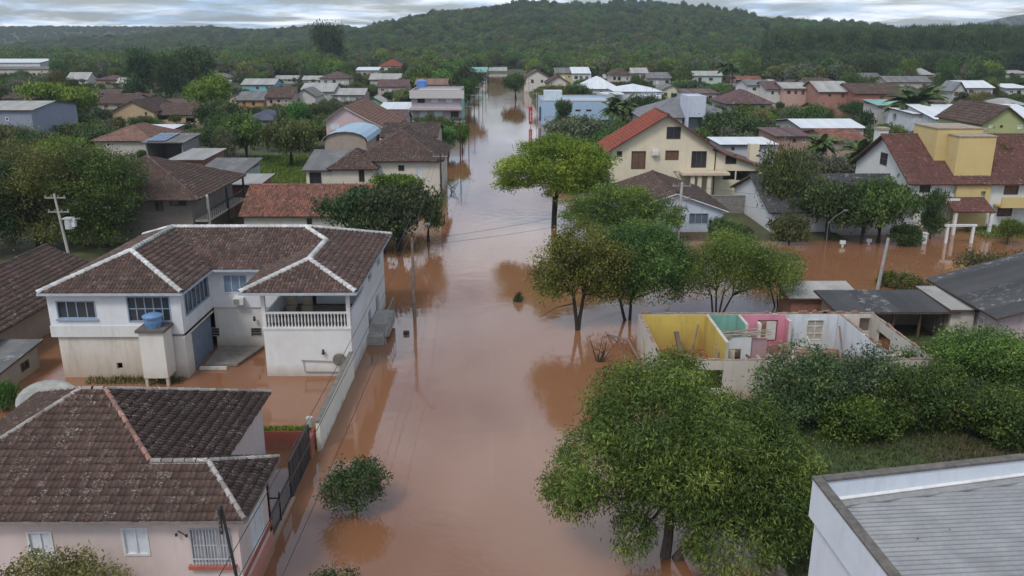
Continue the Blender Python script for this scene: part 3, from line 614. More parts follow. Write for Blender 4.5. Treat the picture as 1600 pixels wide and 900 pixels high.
# ---------------------------------------------------------------- street wall, gate, low brick wall
m_ = MB(); m_.wall((-9.35, 38.0), (-9.35, 47.6), -1, 1.62, (), .2); sw = solo(m_, 'boundary_wall', plaster((.76, .73, .63), .25, .22), 'cream boundary wall along the flooded street beside the veranda house', 'wall', (-9.35, 42.8, -1))
m2 = MB().box(-9.60, -9.36, 37.95, 47.65, 1.622, 1.68); m2.build('coping', plain((.16, .15, .13), .95, .4), sw)
bwl = thing('brick_wall', 'low red painted brick wall with grass on top, by the black gate', 'wall', (-11, 38.4, 0))
m_ = MB(); m_.wall((-12.9, 38.2), (-9.75, 38.2), -1, 1.0, (), .5); m_.wall((-9.65, 37.2), (-9.65, 37.9), -1, 1.1, (), .25); m_.build('wall', plaster((.36, .10, .07), .7, .5), bwl)
m_ = MB(); m_.cyl((-10.0, 38.6, .9), (-10.0, 38.6, 1.6), .17, .17, 12); m_.build('pillar_cap', plain((.42, .42, .4), .8), bwl)
gt = thing('street_gate', 'tall black sheet metal gate standing between brick wall and street', 'gate', (-9.75, 36, 0))
for i in range(7):
    y = 33.6+i*.52; MB().box(-9.78, -9.73, y, y+.46, -.4, 1.75).build('panel', BLACKM, gt)
m_ = MB(); [m_.box(-9.80, -9.71, y-.03, y+.03, -.9, 1.85) for y in (33.55, 35.4, 37.25)]; m_.box(-9.79, -9.72, 33.55, 37.25, 1.76, 1.84); m_.build('frame', BLACKM, gt)
fn = thing('iron_fence', 'thin dark iron fence on a low wall beside the pale pink house', 'fence', (-9.7, 31.6, 0))
MB().box(-9.85, -9.55, 29.6, 33.4, -1, .16).build('base_wall', plaster((.42, .28, .22), .5, .5), fn)
for i in range(24): y = 29.75+i*.155; MB().cyl((-9.7, y, .16), (-9.7, y, 1.35), .012, .012, 4).build('bar', BLACKM, fn)
m_ = MB(); [m_.box(-9.72, -9.68, 29.7, 33.35, z, z+.04) for z in (.3, 1.2)]; [m_.box(-9.73, -9.67, y-.03, y+.03, .16, 1.5) for y in (29.72, 31.5, 33.35)]; m_.box(-11.3, -9.7, 31.48, 31.52, 1.18, 1.24); m_.box(-11.3, -11.26, 31.48, 31.52, -.9, 1.24); m_.build('rail', BLACKM, fn)
m_ = MB().box(-11.2, -10.1, 30.0, 31.2, -.9, .35); m_.box(-11.3, -10.0, 30.6, 31.3, .35, .45); solo(m_, 'entry_step', plaster((.36, .12, .09), .5, .4), 'red masonry entry steps inside the iron fence', 'steps', (-10.6, 30.6, -.9))
# ---------------------------------------------------------------- white building with the metal roof (lower right)
wb = thing('white_flat_building', 'bluish white building with grey corrugated roof behind a parapet, lower right corner', 'building', (14, 18, 0)); LAND.append((14, 20, 'the corrugated-roof building'))
A_, B_, C_, D_ = Vector((9.08, 21.93)), Vector((9.62, 9.0)), Vector((34, 11.0)), Vector((34, 26.74)); WBM = plaster((.60, .64, .70), .6, .25); zt = 7.5
def inset(p, q, d): u = (q-p).normalized(); return Vector((-u.y, u.x))*d
ring = [A_, B_, C_, D_]
m_ = MB(); pc = MB(); lo = MB(); cop = MB()
for p, q in ((A_, B_), (D_, A_), (C_, D_)):
    m_.wall(p, q, zt-1.25, zt, (), .22)
    u = (q-p).normalized(); n_ = Vector((u.y, -u.x)); lo.wall(p-n_*.14+u*.14, q-n_*.14-u*.14, -1, zt-1.25, (), .2)
u = (B_-A_).normalized(); v = (D_-A_).normalized()
for p, d, s in ((A_, u, v), (A_, v, u)):
    L = 13 if d is u else 25; off = .0 if d is u else .30
    a, b_ = p+d*off-s*.03-d*(.03 if d is u else 0), p+d*L-s*.03
    cop.prism([(*a, zt+.002), (*b_, zt+.002), (*(b_+s*.30), zt+.002), (*(a+s*.30), zt+.002)], (0, 0, .07))
m_.build('parapet', WBM, wb); lo.build('wall', WBM, wb); cop.build('coping', plain((.13, .115, .10), .95, .45, 4), wb)
i0 = A_+u*.55+v*.26; roofp = [(*(A_+u*13+v*.26), zt-.75), (*i0, zt-.75), (*(i0+v*24), zt-.35), (*(A_+u*13+v*24), zt-.35)]
CORR = tilemat((.25, .248, .25), (.30, .298, .30), .5, .2, (.19, .185, .18), (.38, .38, .38), 1.0)
CORRM = plain((.33, .325, .325), .45, .22, 1.2, .7)
rw = slab([roofp], .08, 'roof', METAL, wb); corrugated([roofp], .20, .05, 'roof_sheets', CORRM, rw, 6)
f_ = MB(); a, b_ = A_+u*.23+v*.24, A_+u*.23+v*24; f_.prism([(*a, zt-.60), (*b_, zt-.20), (*(b_+u*.09), zt-.24), (*(a+u*.09), zt-.64)], (0, 0, .03)); f_.build('flashing', plain((.62, .62, .61), .5, .15), wb); f_ = MB(); f_.prism([(*(a+u*.10), zt-.70), (*(b_+u*.10), zt-.30), (*(b_+u*.36), zt-.31), (*(a+u*.36), zt-.71)], (0, 0, .05)); f_.build('gutter', plain((.26, .26, .255), .7, .25), wb)
lt_ = MB()
for i in range(60):
    a, b_ = random.uniform(.8, 11), random.uniform(.6, 20); q = A_+u*a+v*b_; z = zt-.75+.4*(b_-.26)/24+.09; k = random.uniform(.02, .05); lt_.prism([(q.x, q.y, z), (q.x+k*2, q.y+k, z), (q.x+k, q.y+k*2, z)], (0, 0, .015))
lt_.build('leaf_litter', plain((.04, .03, .025), .9), rw, kind='stuff')
dn = MB(); q = A_+u*4.0-Vector((.05, 0)); dn.cyl((q.x, q.y, zt-2.6), (q.x, q.y, -1), .05); dn.build('downpipe', METAL, wb)

# ---------------------------------------------------------------- roofless ruined house with coloured rooms
ru = thing('ruined_house', 'roofless ruined house with yellow, teal, pink and white painted rooms', 'house', (16, 44, 0)); LAND.append((16, 48, 'the roofless ruin'))
zt, yb_, yf_ = 2.45, 52.3, 44.0; SH = (.50, .47, .41); SHELL = plaster(SH, 1.0, .7); BRK2 = plain((.27, .15, .105), .95, .45, 7); BRK = plain((.30, .22, .17), .9, .5, 5)
RC = {k: plaster(c, 1.7, .7, s) for k, c, s in (('y', (.56, .43, .10), (.30, .16, .06)), ('t', (.20, .42, .34), (.3, .2, .13)), ('p', (.62, .24, .33), (.38, .11, .09)), ('w', (.60, .64, .68), (.40, .40, .38)), ('c', (.60, .56, .49), (.38, .32, .25)), ('n', (.42, .28, .30), (.3, .16, .13)))}
xs_ = [8.8, 13.35, 15.45, 18.7, 22.2, 24.45]; pw = (YP(1185, 500, yb_), YP(1212, 530, yb_)); ww = (YP(1261, 499, yb_), YP(1285, 532, yb_)); tv = (YP(1117, 502, yb_), YP(1133, 505, yb_))
hp = (pw[0][0], pw[1][0], pw[1][1], pw[0][1]); hw = (ww[0][0], ww[1][0], ww[1][1], ww[0][1])
ho = (YP(1344, 497, yb_)[0], YP(1361, 497, yb_)[0], YP(1344, 518, yb_)[1], YP(1344, 497, yb_)[1])
inv = lambda h, x: (x-h[1], x-h[0], h[2], h[3])
m_ = MB(); m_.wall((24.45, yb_+.22), (8.8, yb_+.22), -1, zt, [inv(hp, 24.45), inv(hw, 24.45), inv(ho, 24.45)], .2)
m_.wall((8.8, yb_+.02), (8.8, yf_), -1, zt, [(6.4, 7.6, -.2, 1.1), (1.6, 2.8, .2, 1.5)], .18)
m_.wall((9.0, yf_), (24.25, yf_), -1, zt, [(9.3, 10.4, .9, 1.9), (6.3, 8.0, .9, 2.0), (2.2, 3.4, .7, 1.9), (12.0, 13.5, -.9, 1.6)], .2)
m_.wall((24.45, yf_), (24.45, yb_+.02), -1, zt, [(5.2, 7.2, .4, 1.75), (2.2, 3.6, .2, 1.3)], .2); m_.wall((22.32, 47.6), (24.25, 47.6), -1, 1.35, (), .15); m_.build('wall', SHELL, ru)
for i, (k, hh) in enumerate((('y', ()), ('t', ()), ('p', [hp]), ('w', [hw]), ('c', [ho]))):
    x0, x1 = xs_[i]+.12, xs_[i+1]-.12; m_ = MB(); m_.wall((x0, yb_), (x1, yb_), -1, zt-.03, [(h[0]-x0, h[1]-x0, h[2], h[3]) for h in hh], .019); m_.build('room_wall', RC[k], ru)
def part(x, lk, rk_, y0, holes=(), top=zt):
    m_ = MB(); m_.wall((x+.09, y0), (x+.09, yb_-.02), -1, top, holes, .18); m_.build('partition', SHELL, ru)
    L = yb_-.02-y0; hl = [(L-h[1], L-h[0], h[2], h[3]) for h in holes]
    m_ = MB(); m_.wall((x+.11, y0+.01), (x+.11, yb_-.03), -1, top-.02, holes, .018); m_.build('room_wall', RC[rk_], ru)
    m_ = MB(); m_.wall((x-.11, yb_-.03), (x-.11, y0+.01), -1, top-.02, hl, .018); m_.build('room_wall', RC[lk], ru)
part(13.35, 'y', 'n', 47.0); part(15.45, 't', 'p', 50.3); part(18.7, 'p', 'w', 51.6, (), 2.2)
part(22.2, 'w', 'c', 44.3)
m_ = MB(); m_.wall((9.0, yb_-.02), (9.0, yf_+.22), -1, zt-.03, (), .018); 
m_ = MB(); m_.wall((8.985, 44.22), (8.985, 44.23), -1, 0); 
m_ = MB(); m_.add([(8.99, 44.22, -1), (8.99, yb_-.02, -1), (8.99, yb_-.02, zt-.03), (8.99, 44.22, zt-.03)], [(3, 2, 1, 0)]); m_.build('room_wall', RC['y'], ru)
# broken wall tops: bare brick course
m_ = MB()
for x in np.arange(8.85, 24.4, .34):
    if random.random() < .97: m_.box(x, x+.335, yb_+.03, yb_+.2, zt+.002, zt+.05+random.random()*.06)
for y in np.arange(44.1, 52.2, .34):
    for x in (8.82, 22.13, 24.27):
        if random.random() < .97: m_.box(x, x+.16, y, y+.335, zt+.002, zt+.04+random.random()*.06)
for x in np.arange(9.1, 24.2, .34):
    if random.random() < .95: m_.box(x, x+.335, yf_+.02, yf_+.18, zt+.002, zt+.04+random.random()*.07)
m_.build('brick_course', BRK, ru, kind='stuff')
m_ = MB()
for (ax_, ay_, bx_, by_) in ((8.82, 52.4, 24.4, 52.4), (8.85, 44.2, 8.85, 52.2), (24.3, 44.2, 24.3, 52.2), (9.2, 44.1, 24.2, 44.1), (22.15, 44.5, 22.15, 52)):
    L_ = math.hypot(bx_-ax_, by_-ay_)
    for k in range(int(L_/1.1)):
        if random.random() < .45:
            f = random.random(); c = Vector((ax_+(bx_-ax_)*f, ay_+(by_-ay_)*f, zt+.05)); w_ = random.uniform(.15, .5); h_ = random.uniform(.06, .24); d = Vector((bx_-ax_, by_-ay_, 0)).normalized(); s_ = Vector((-d.y, d.x, 0))*.075
            m_.prism([c-d*w_-s_, c+d*w_-s_, c+d*w_*.5-s_+Vector((0, 0, h_)), c-d*w_*.7-s_+Vector((0, 0, h_*.8))], s_*2)
m_.build('broken_top', BRK2, ru, kind='stuff')
# windows left in the ruin, small bathroom with door
window(ru, (8.8, yb_), (24.45, yb_), hw[0]-8.8, hw[1]-8.8, hw[2], hw[3], plain((.55, .53, .47), .7), plain((.36, .34, .28), .7), 2, 3, .08, .06)
fr = MB(); 
for x in (hp[0], hp[1]-.06): fr.box(x, x+.06, yb_-.05, yb_+.2, hp[2], hp[3])
fr.box(hp[0], hp[1], yb_-.05, yb_+.2, hp[3]-.06, hp[3]); wo = fr.build('window', WOODD, ru); MB().box(hp[0]+.55, hp[1]-.08, yb_-.08, yb_-.04, hp[2], hp[3]-.08).build('shutter', plain((.55, .53, .5), .7), wo); MB().box(hp[0]-.12, hp[0]+.06, yb_-.55, yb_-.1, hp[2], hp[3]-.08).build('shutter', plain((.6, .58, .55), .7), wo)
m_ = MB(); m_.wall((13.55, 49.3), (15.5, 49.3), -1, 1.9, [(.55, 1.35, -1, 1.15)], .12); m_.wall((15.5, 49.42), (15.5, 50.2), -1, 1.9, (), .12); m_.build('bathroom_wall', plaster((.60, .61, .61), .6, .5), ru)
m_ = MB(); m_.wall((15.56, 49.5), (16.55, 49.5), -1, 1.8, (), .15); m_.build('room_wall', RC['n'], ru)
MB().box(14.12, 14.5, 49.25, 49.29, -.8, 1.1).build('door', plain((.55, .50, .38), .7), ru)
PLK = [plain((.16, .12, .09), .9, .4), plain((.30, .26, .21), .9, .4), plain((.45, .42, .38), .85, .3)]
def plank(p, q, w_, mat, label, name='fallen_beam', cat='beam', group='fallen timbers in the ruin'):
    p, q = Vector(p), Vector(q); d = (q-p).normalized(); s = d.cross(Vector((0, 0, 1))); s = s.normalized() if s.length > .1 else Vector((1, 0, 0)); t_ = s.cross(d)
    m_ = MB().prism([p-s*w_/2-t_*w_/3, p+s*w_/2-t_*w_/3, p+s*w_/2+t_*w_/3, p-s*w_/2+t_*w_/3], q-p)
    return solo(m_, name, mat, label, cat, p, group)
plank((11.6, 50.2, -.9), (11.2, 51.6, 1.5), .28, PLK[0], 'dark broken post leaning upright in the yellow room', 'fallen_post', 'post'); plank((11.9, 50.4, -.6), (12.7, 51.9, 1.9), .1, PLK[0], 'thin dark lath leaning on the yellow wall', 'fallen_lath', 'lath')
for i in range(11):
    a = random.uniform(12.8, 13.5); plank((a, random.uniform(46.6, 48), -.8), (a+random.uniform(-.2, .7), random.uniform(48, 49.2), random.uniform(1.3, 2.3)), random.uniform(.07, .13), PLK[i % 2], 'thin timber in the tangle beside the ruined bathroom')
for i in range(9): plank((random.uniform(13.2, 13.9), random.uniform(48.9, 50.0), 1.94+i*.03), (random.uniform(15.5, 17.0), random.uniform(49.0, 50.6), 1.95+i*.03), random.uniform(.06, .11), PLK[1], 'grey lath lying across the top of the ruined bathroom', group='laths on the ruined bathroom')
plank((16.9, 45.9, -.9), (17.1, 46.3, 2.2), .1, PLK[2], 'upright pale post standing beside the ruined bathroom', 'standing_post', 'post'); plank((18.0, 45.5, -.5), (16.6, 47.5, 1.3), .16, PLK[1], 'thick beam slanting before the pink room'); plank((17.7, 45.2, -.2), (19.8, 47.6, .9), .13, PLK[2], 'pale beam slanting up from the rubble'); plank((19.4, 44.6, .0), (19.9, 51.8, 1.1), .1, PLK[2], 'pale lath leaning toward the white room window'); plank((18.0, 45, .1), (19.3, 44.9, .5), .3, PLK[2], 'broad pale board on the rubble'); plank((21.9, 51.5, 1.9), (21.2, 48, -.5), .1, PLK[0], 'thin dark lath leaning at the white partition')
for i in range(16):
    x, y = random.uniform(15.8, 20.5), random.uniform(45, 50.5); a = random.uniform(0, 3.14); l_ = random.uniform(.8, 2.2)
    plank((x, y, random.uniform(-.1, .5)), (x+math.cos(a)*l_, y+math.sin(a)*l_*.6, random.uniform(.2, 1.1)), random.uniform(.07, .2), PLK[i % 3], '%s board thrown on the rubble of the %s' % (('dark', 'grey', 'pale')[i % 3], 'pink room' if x < 18.5 else 'white room'), 'fallen_board', 'board', 'boards thrown on the rubble')
m_ = MB()
for i in range(420):
    x, y = random.uniform(9.2, 22), random.uniform(44.3, 51.5); h = -.1+.7*math.exp(-((x-17.8)/2.6)**2)+random.random()*.15; s = random.uniform(.08, .3)
    m_.prism([(x, y, h-.6), (x+s, y+s*.3, h-.6), (x+s*.7, y+s, h-.6), (x-s*.2, y+s*.7, h-.6)], (random.uniform(-.1, .1), random.uniform(-.1, .1), .6+random.random()*.15))
tag(m_.build('rubble', plain((.30, .21, .16), .95, .5, 5)), 'broken brick and plaster rubble on the floor of the ruin', 'rubble', None, 'stuff')

# ---------------------------------------------------------------- sheds and houses right of the ruin
an = house('carport', 'open-fronted shed with dark weathered sheet roof right behind the ruin', 22.6, 30.0, 53.2, 56.6, 2.35, 'shed', .25, plaster((.34, .29, .25), 1, .5), 'corr', FIBRED, ov=.5, cat='shed', short='the dark-roofed shed', open_front=True)
m_ = MB(); m_.wall((22.8, 53.3), (24.9, 53.3), -1, 2.3, (), .15); m_.build('front_wall', plaster((.36, .26, .21), 1, .5), an); [MB().box(x, x+.14, 53.2, 53.34, -1, 2.33).build('post', WOODD, an) for x in (26.2, 28.0, 29.7)]
house('low_shed', 'small shed with pale wavy plastic roof behind the dark-roofed shed', 21.0, 25.8, 58.2, 61.0, 1.7, 'shed', .35, plain((.25, .12, .08), .9, .4, 6), 'corr', FIBREL, ov=.3, cat='shed')
house('lean_to', 'little lean-to with grey sheets sloping down beside the pink grey-roofed house', 29.3, 31.4, 47.2, 50.4, 1.15, 'shed_r', .8, plaster((.34, .3, .27), 1, .5), 'corr', FIBRE, ov=.2, cat='shed')
house('white_hut', 'narrow beige utility block between dark shed and pink grey-roofed house', 30.0, 31.6, 53.0, 57.6, 2.5, 'shed', .15, plaster((.50, .46, .40), 1, .5), 'corr', FIBREL, ov=.25, cat='shed')
house('pink_house', 'pinkish house with mossy grey fibre sheet roof at the right edge', 31.8, 45.0, 50.5, 58.6, 3.0, 'gable_f', 1.9, plaster((.46, .36, .37), 1.0, .5), 'corr', FIBRED, rx=38.4, ov=.6, short='the pinkish grey-roofed house')
m_ = MB(); q = LAND[-1]; hh_ = bpy.data.objects['pink_house']
window(hh_, (31.8, 58.4), (31.8, 50.7), 1.2, 2.0, 1.2, 2.2, WHITE, DARKG, 2); window(hh_, (31.8, 58.4), (31.8, 50.7), 5.6, 6.3, 1.3, 2.2, WHITE, DARKG, 1)
# pale blue house with brown roof by the power pole
bwh = house('pale_blue_house', 'pale blue house with brown tiled gable roof behind the concrete power pole', 12.7, 22.9, 86, 100.5, 2.75, 'gable_f', 1.75, plaster((.52, .57, .64), .6, .25), 'tile', TILE_BROWN, rx=17.83, trim=WHITE, wins=[(1077, 1106, 333, 350, 'g'), (1043, 1060, 335, 352, 'g')], short='the pale blue house')
m_ = MB(); [m_.cyl((20.0+i*.25, 86.02, -.8), (20.0+i*.25, 86.02, 1.0), .05, .05, 5) for i in range(0)]
MB().box(12.6, 23.0, 85.4, 86, -.9, .18).build('plinth', plaster((.40, .30, .24), .4, .5), bwh)
# cream gable house with red roof
CREAM = plaster((.66, .58, .43), .3, .2)
yh = house('cream_gable_house', 'cream house with tall gable, red tiled left roof slope and brown windows', 13.4, 26.6, 106, 115, 6.6, 'gable_f', 4.2, CREAM, 'tile', TILE_RED, rx=20.27, ov=.75, wins=[(1042, 1063, 198, 217, 'd'), (964, 972, 236, 245, 'd'), (987, 1008, 236, 264, 'b'), (1040, 1060, 235, 250, 'b'), (1081, 1103, 236, 262, 'd')], short='the cream gable house')
house('', '', 26.8, 33.3, 106.1, 115, 3.9, 'shed_r', 2.55, CREAM, 'tile', TILE_TERRA, ov=.55, wins=[(1134, 1150, 242, 256, 'd'), (1130, 1148, 267, 281, 'o'), (1151, 1185, 267, 282, 'o')], root=yh)
x_, z_ = YP(1075, 268, 105); MB().box(x_-1.0, x_+5.0, 103.6, 105.9, z_-.3, z_).build('balcony_slab', plain((.55, .44, .33), .8), yh)
for px_ in (1082, 1093, 1108): x_, z_ = YP(px_, 285, 104); MB().box(x_-.25, x_+.25, 103.9, 104.3, -.9, 3.6).build('column', CREAM, yh)
x_, z_ = YP(1177, 240, 110); MB().box(x_-.6, x_+.6, 109.5, 110.7, 3.5, z_+1.3).build('chimney', CREAM, yh)
for px_, py_ in ((1024, 239),): x_, z_ = YP(px_, py_, 105.6); solo(MB().box(x_-.4, x_+.4, 105.45, 105.98, z_-.3, z_+.3).lathe([(0, 0), (.22, .0), (.22, .03), (0, .03)], (x_, 105.42, z_), 12, (0, 1, 0)), 'air_conditioner', WHITE, 'white air conditioner unit on the cream gable wall', 'air conditioner', (x_, 106, z_-.3))
gw = solo(MB().box(24.0, 34.0, 96.0, 96.25, -.9, 2.3).box(24.0, 34.0, 95.95, 96.3, 2.3, 2.42), 'garden_wall', plain((.22, .20, .18), .9, .4), 'weathered grey block wall with slits below the cream gable house', 'wall', (29, 96, -.9))
house('grey_roof_house', 'low white house with mossy grey tiled roof behind the right-hand shrubs', 28.0, 43.0, 86.0, 101, 2.6, 'gable_s', 2.55, plaster((.60, .61, .62), .6, .4), 'tile', FIBRED, wins=(), short='the low grey-roofed house')
# house with the yellow tank tower
WC = plaster((.64, .64, .62), .5, .25); YEL = plaster((.56, .43, .19), .3, .2); TILE_CH = tilemat((.10, .045, .038), (.17, .07, .058), .5, .35)
ch = house('tower_house', 'large white house with brown roof, yellow tower block and balcony at the flooded side street', 43.9, 62, 89.0, 104.0, 5.3, 'gable_s', 4.0, WC, 'tile', TILE_CH, ov=.7, wins=[(1438, 1453, 286, 301, 'd'), (1516, 1533, 284, 304, 'b'), (1516, 1537, 316, 334, 'b'), (1560, 1580, 320, 338, 'b'), (1570, 1590, 290, 304, 'b')], short='the tower house')
m_ = MB(); m_.box(48.6, 52.6, 89.6, 96.5, 5.2, 9.9); m_.box(47.4, 52.4, 92.0, 97.5, 5.2, 10.5); m_.build('tower', YEL, ch); m_ = MB(); m_.box(48.5, 52.7, 89.5, 91.9, 9.9, 10.0); m_.box(47.3, 52.5, 91.9, 97.6, 10.5, 10.6); m_.build('tower_coping', plain((.33, .27, .2), .9, .4), ch)
for (a, b_, y_, z_) in ((YP(1374, 202, 99.5)[0], YP(1389, 202, 99.5)[0], 99.5, YP(1381, 203, 99.5)[1]), (YP(1531, 205, 96.9)[0], YP(1543, 205, 96.9)[0], 96.9, YP(1537, 205, 96.9)[1])): m_ = MB(); m_.box(a, b_, y_, y_+1.3, 5.0, z_); m_.build('chimney', WC, ch); m_ = MB(); m_.box(a-.1, b_+.1, y_-.1, y_+1.4, z_, z_+.25); m_.build('chimney_cap', plain((.36, .3, .2), .9, .4), ch)
m_ = MB(); m_.wall((48.6, 88.6), (52.3, 88.6), -1, 5.2, [(2.7, 3.2, 3.0, 4.2)], .35); m_.build('entrance_wall', YEL, ch)
def minor_roof(root, x0, x1, y0, y1, ez, rz, mat, kind='shed'):
    P, _ = roof_polys(kind, x0, x1, y0, y1, ez, rz-ez, 0); r_ = slab(P, .1, 'porch_roof', WOODD, root); tiles(P, 'barrel', .24, .4, 'roof_tiles', mat, r_)
minor_roof(ch, 47.2, 51.6, 85.8, 88.5, 2.5, 3.6, TILE_CH); minor_roof(ch, 42.2, 43.8, 88.2, 93, 3.2, 4.4, TILE_CH, 'shed_l')
for x in (47.5, 51.3): MB().box(x-.15, x+.15, 85.9, 86.2, -1, 2.5).build('porch_post', WHITE, ch)
m_ = MB(); m_.box(44.6, 48.6, 87.6, 88.9, 3.15, 3.3); m_.box(44.6, 48.6, 87.6, 87.7, 3.3, 3.6); m_.build('balcony', WHITE, ch); m_ = MB(); m_.box(53.0, 58.0, 87.4, 88.9, 2.6, 2.8); m_.box(53.0, 58.0, 87.4, 87.55, 2.8, 3.75); m_.build('balcony', YEL, ch)
window(ch, (43.9, 103.8), (43.9, 89.2), 6.4, 8.2, 5.9, 7.3, WOODD, DARKG, 2, 2, .1, proud=.015)
gp = thing('concrete_gate', 'white square concrete gate frame standing in the flooded side street', 'gate', (*G(1497, 378), 0)); a, b_ = G(1477, 380), G(1517, 380)
m_ = MB(); [m_.box(q[0]-.12, q[0]+.12, q[1]-.12, q[1]+.12, -.9, 1.75) for q in (a, b_)]; m_.build('post', WHITE, gp); MB().box(a[0]-.3, b_[0]+.3, a[1]-.15, a[1]+.15, 1.75, 1.95).build('lintel', WHITE, gp)
for i, px_ in enumerate((1425, 1442)): q = G(px_, 380); solo(MB().box(q[0]-.25, q[0]+.25, q[1]-.25, q[1]+.25, -.9, 1.0).box(q[0]-.3, q[0]+.3, q[1]-.3, q[1]+.3, 1.0, 1.1), 'gate_post', WHITE, 'short white gate post in the side street, %s of the pair' % ('farther from the gate frame' if i == 0 else 'nearer to the gate frame'), 'post', (*q, -.9))
for px_, py_, l_ in ((1316, 385, 'white mailbox on a post half under water by the hedge'), (1357, 382, 'grey junction box standing out of water beside the pole')): q = G(px_, py_); solo(MB().box(q[0]-.26, q[0]+.26, q[1]-.12, q[1]+.12, .25, .6).box(q[0]-.1, q[0]+.1, q[1]-.08, q[1]+.08, -.9, .25), 'post_box', WHITE if 'white' in l_ else plain((.36, .36, .36), .7), l_, 'box', (*q, -.9))
# ---------------------------------------------------------------- left side, second row
ch_c = house('cream_hip_house', 'cream house with brown hip roof on the left street front', -18.6, -8.4, 105, 119, 5.5, 'hip', 2.9, plaster((.60, .55, .47), 1.5, .35), 'tile', TILE_BROWN, ov=.6, wins=[(622, 632, 258, 267, 'd'), (590, 598, 258, 275, 's'), (650, 660, 258, 284, 's')], rwins=[(2, 3.2, 2.4, 4.2, 's'), (6, 7.2, 2.4, 4.2, 's'), (10, 11.2, 2.4, 4.2, 's')], short='the cream hip-roofed house')
ho = house('', '', -21.6, -16.4, 103.3, 110, 4.7, 'hip', 1.7, plaster((.58, .52, .44), 1.2, .4), 'tile', TILE_BROWN, ov=.5, root=ch_c, wins=[(560, 570, 262, 284, 'd')])
house('annex', 'low cream annex with grey sheet roof left of the cream hip-roofed house', -25.0, -18.8, 104.0, 111, 4.2, 'shed', 1.6, plaster((.60, .56, .47), 1, .35), 'corr', FIBRE, wins=[(483, 503, 269, 288, 'd')], cat='annex')
ph('vaulted_shed', 'shed with curved light blue sheet roof behind the cream hip-roofed house', 122, 13, 507, 572, 222, 206, 'vault', 'smooth', TINB, plaster((.33, .27, .22), .5, .4), cat='shed', ov=.3, short='the light blue vaulted roof')
ph('pink_gable_house', 'pink gabled house with terracotta roof on the left of the street', 150, 22, 509, 605, 188, 167, 'gable_f', 'tile', TILE_TERRA, plaster((.56, .42, .43), .3, .3), rpx=537, pyer=203, trim=WHITE, wins=[(516, 531, 193, 203, 's'), (554, 557, 193, 199, 'd'), (558.5, 561.5, 193, 199, 'd')], short='the pink gabled house')
ph('brown_roof_house', 'low house with long dark brown roof behind the cream hip-roofed house', 132, 14, 596, 680, 214, 193, 'gable_s', 'tile', TILE_DARK, plaster((.45, .38, .33), .3, .4), short='the long dark brown roof')
GP = plaster((.40, .35, .37), .8, .3)
gpb = ph('two_storey_building', 'greyish pink two-storey flat-roofed building on the left of the street', 207, 16, 642, 720, 141, 141, 'flat', '', plain((.48, .48, .48), .8), GP, wins=[(652, 664, 151, 161, 'd'), (674, 684, 151, 160, 's'), (697, 707, 151, 160, 's'), (656, 668, 174, 186, 's'), (678, 691, 174, 186, 's'), (704, 717, 174, 190, 'r')], base=-1, cat='building', short='the greyish pink two-storey building')
x0, z_ = YP(640, 168, 206); x1, _ = YP(722, 168, 206); MB().box(x0, x1, 205.4, 207, z_-.6, z_).build('balcony_ledge', plaster((.48, .40, .42), .1), gpb); x0, z_ = YP(640, 147, 206.5); m_ = MB().box(x0, x1+.5, 206.0, 207, z_-1.0, z_+.8); m_.build('awning', plain((.50, .47, .46), .7, .15), gpb)
m_ = MB(); q = YP(720, 141, 207)[0]; m_.wall((q+.05, 207.2), (q+.05, 222.8), -1, 7.6, (), .05); m_.build('side_facade', plaster((.22, .48, .40), .6), gpb)
tk = YP(659, 130, 216); solo(MB().lathe([(0, -1), (1.2, -1), (1.35, .3), (1.4, .5), (.6, .9), (0, 1)], (tk[0], 216, tk[1]), 14), 'water_tank', plain((.10, .22, .50), .5), 'bright blue water tank on the roof of the greyish pink building', 'water tank', (tk[0], 216, tk[1]-1))
ph('teal_house', 'small teal house with pale awning roof next to the greyish pink building', 212, 12, 592, 645, 171, 160, 'shed', 'corr', TIN, plaster((.14, .40, .32), .3, .3), wins=[(600, 612, 174, 186, 'd'), (621, 636, 173, 182, 's')], short='the small teal house')
ph('green_gable_hut', 'small green gabled hut with grey roof beside the teal house', 232, 10, 566, 602, 163, 152, 'gable_f', 'corr', FIBREL, plaster((.16, .34, .22), .3, .3), cat='hut', short='the green gabled hut')
# two-storey brick house behind the big left tree
dh = house('balcony_house', 'dark two-storey house with brown hip roof and side balcony behind the big left tree', -44.5, -31.4, 82.2, 95, 5.2, 'hip', 2.7, plaster((.19, .155, .135), 1.5, .5), 'tile', TILE_BROWN, ov=1.3, wins=[(240, 256, 306, 330, 'd'), (264, 292, 308, 322, 'd')], short='the side-balcony house')
m_ = MB(); m_.box(-31.3, -29.9, 82.4, 94.8, 2.3, 2.5); m_.build('balcony_slab', plain((.40, .34, .28), .9, .3), dh); m_ = MB(); [m_.cyl((-29.95, y, 2.5), (-29.95, y, 3.5), .03, .03, 5) for y in np.arange(82.5, 94.8, .6)]; m_.cyl((-29.95, 82.5, 3.5), (-29.95, 94.7, 3.5), .04); m_.build('railing', BLACKM, dh)
for y in (82.6, 88.5, 94.4): MB().box(-30.05, -29.85, y, y+.2, -1, 5.0).build('post', plain((.5, .46, .4), .8) if y < 83 else BLACKM, dh)
ph('brick_annex', 'red brick annex with flat grey sheet roof right of the side-balcony house', 97, 6, 352, 402, 289, 273, 'shed', 'corr', FIBREL, plain((.26, .12, .085), .9, .35, 5), cat='annex', short='the red brick annex')
ph('grey_sheet_shed', 'open shed with wide flat grey sheet roof behind the side-balcony house', 104, 9, 306, 374, 274, 248, 'shed', 'corr', FIBRE, plaster((.35, .42, .42), .5, .4), cat='shed')
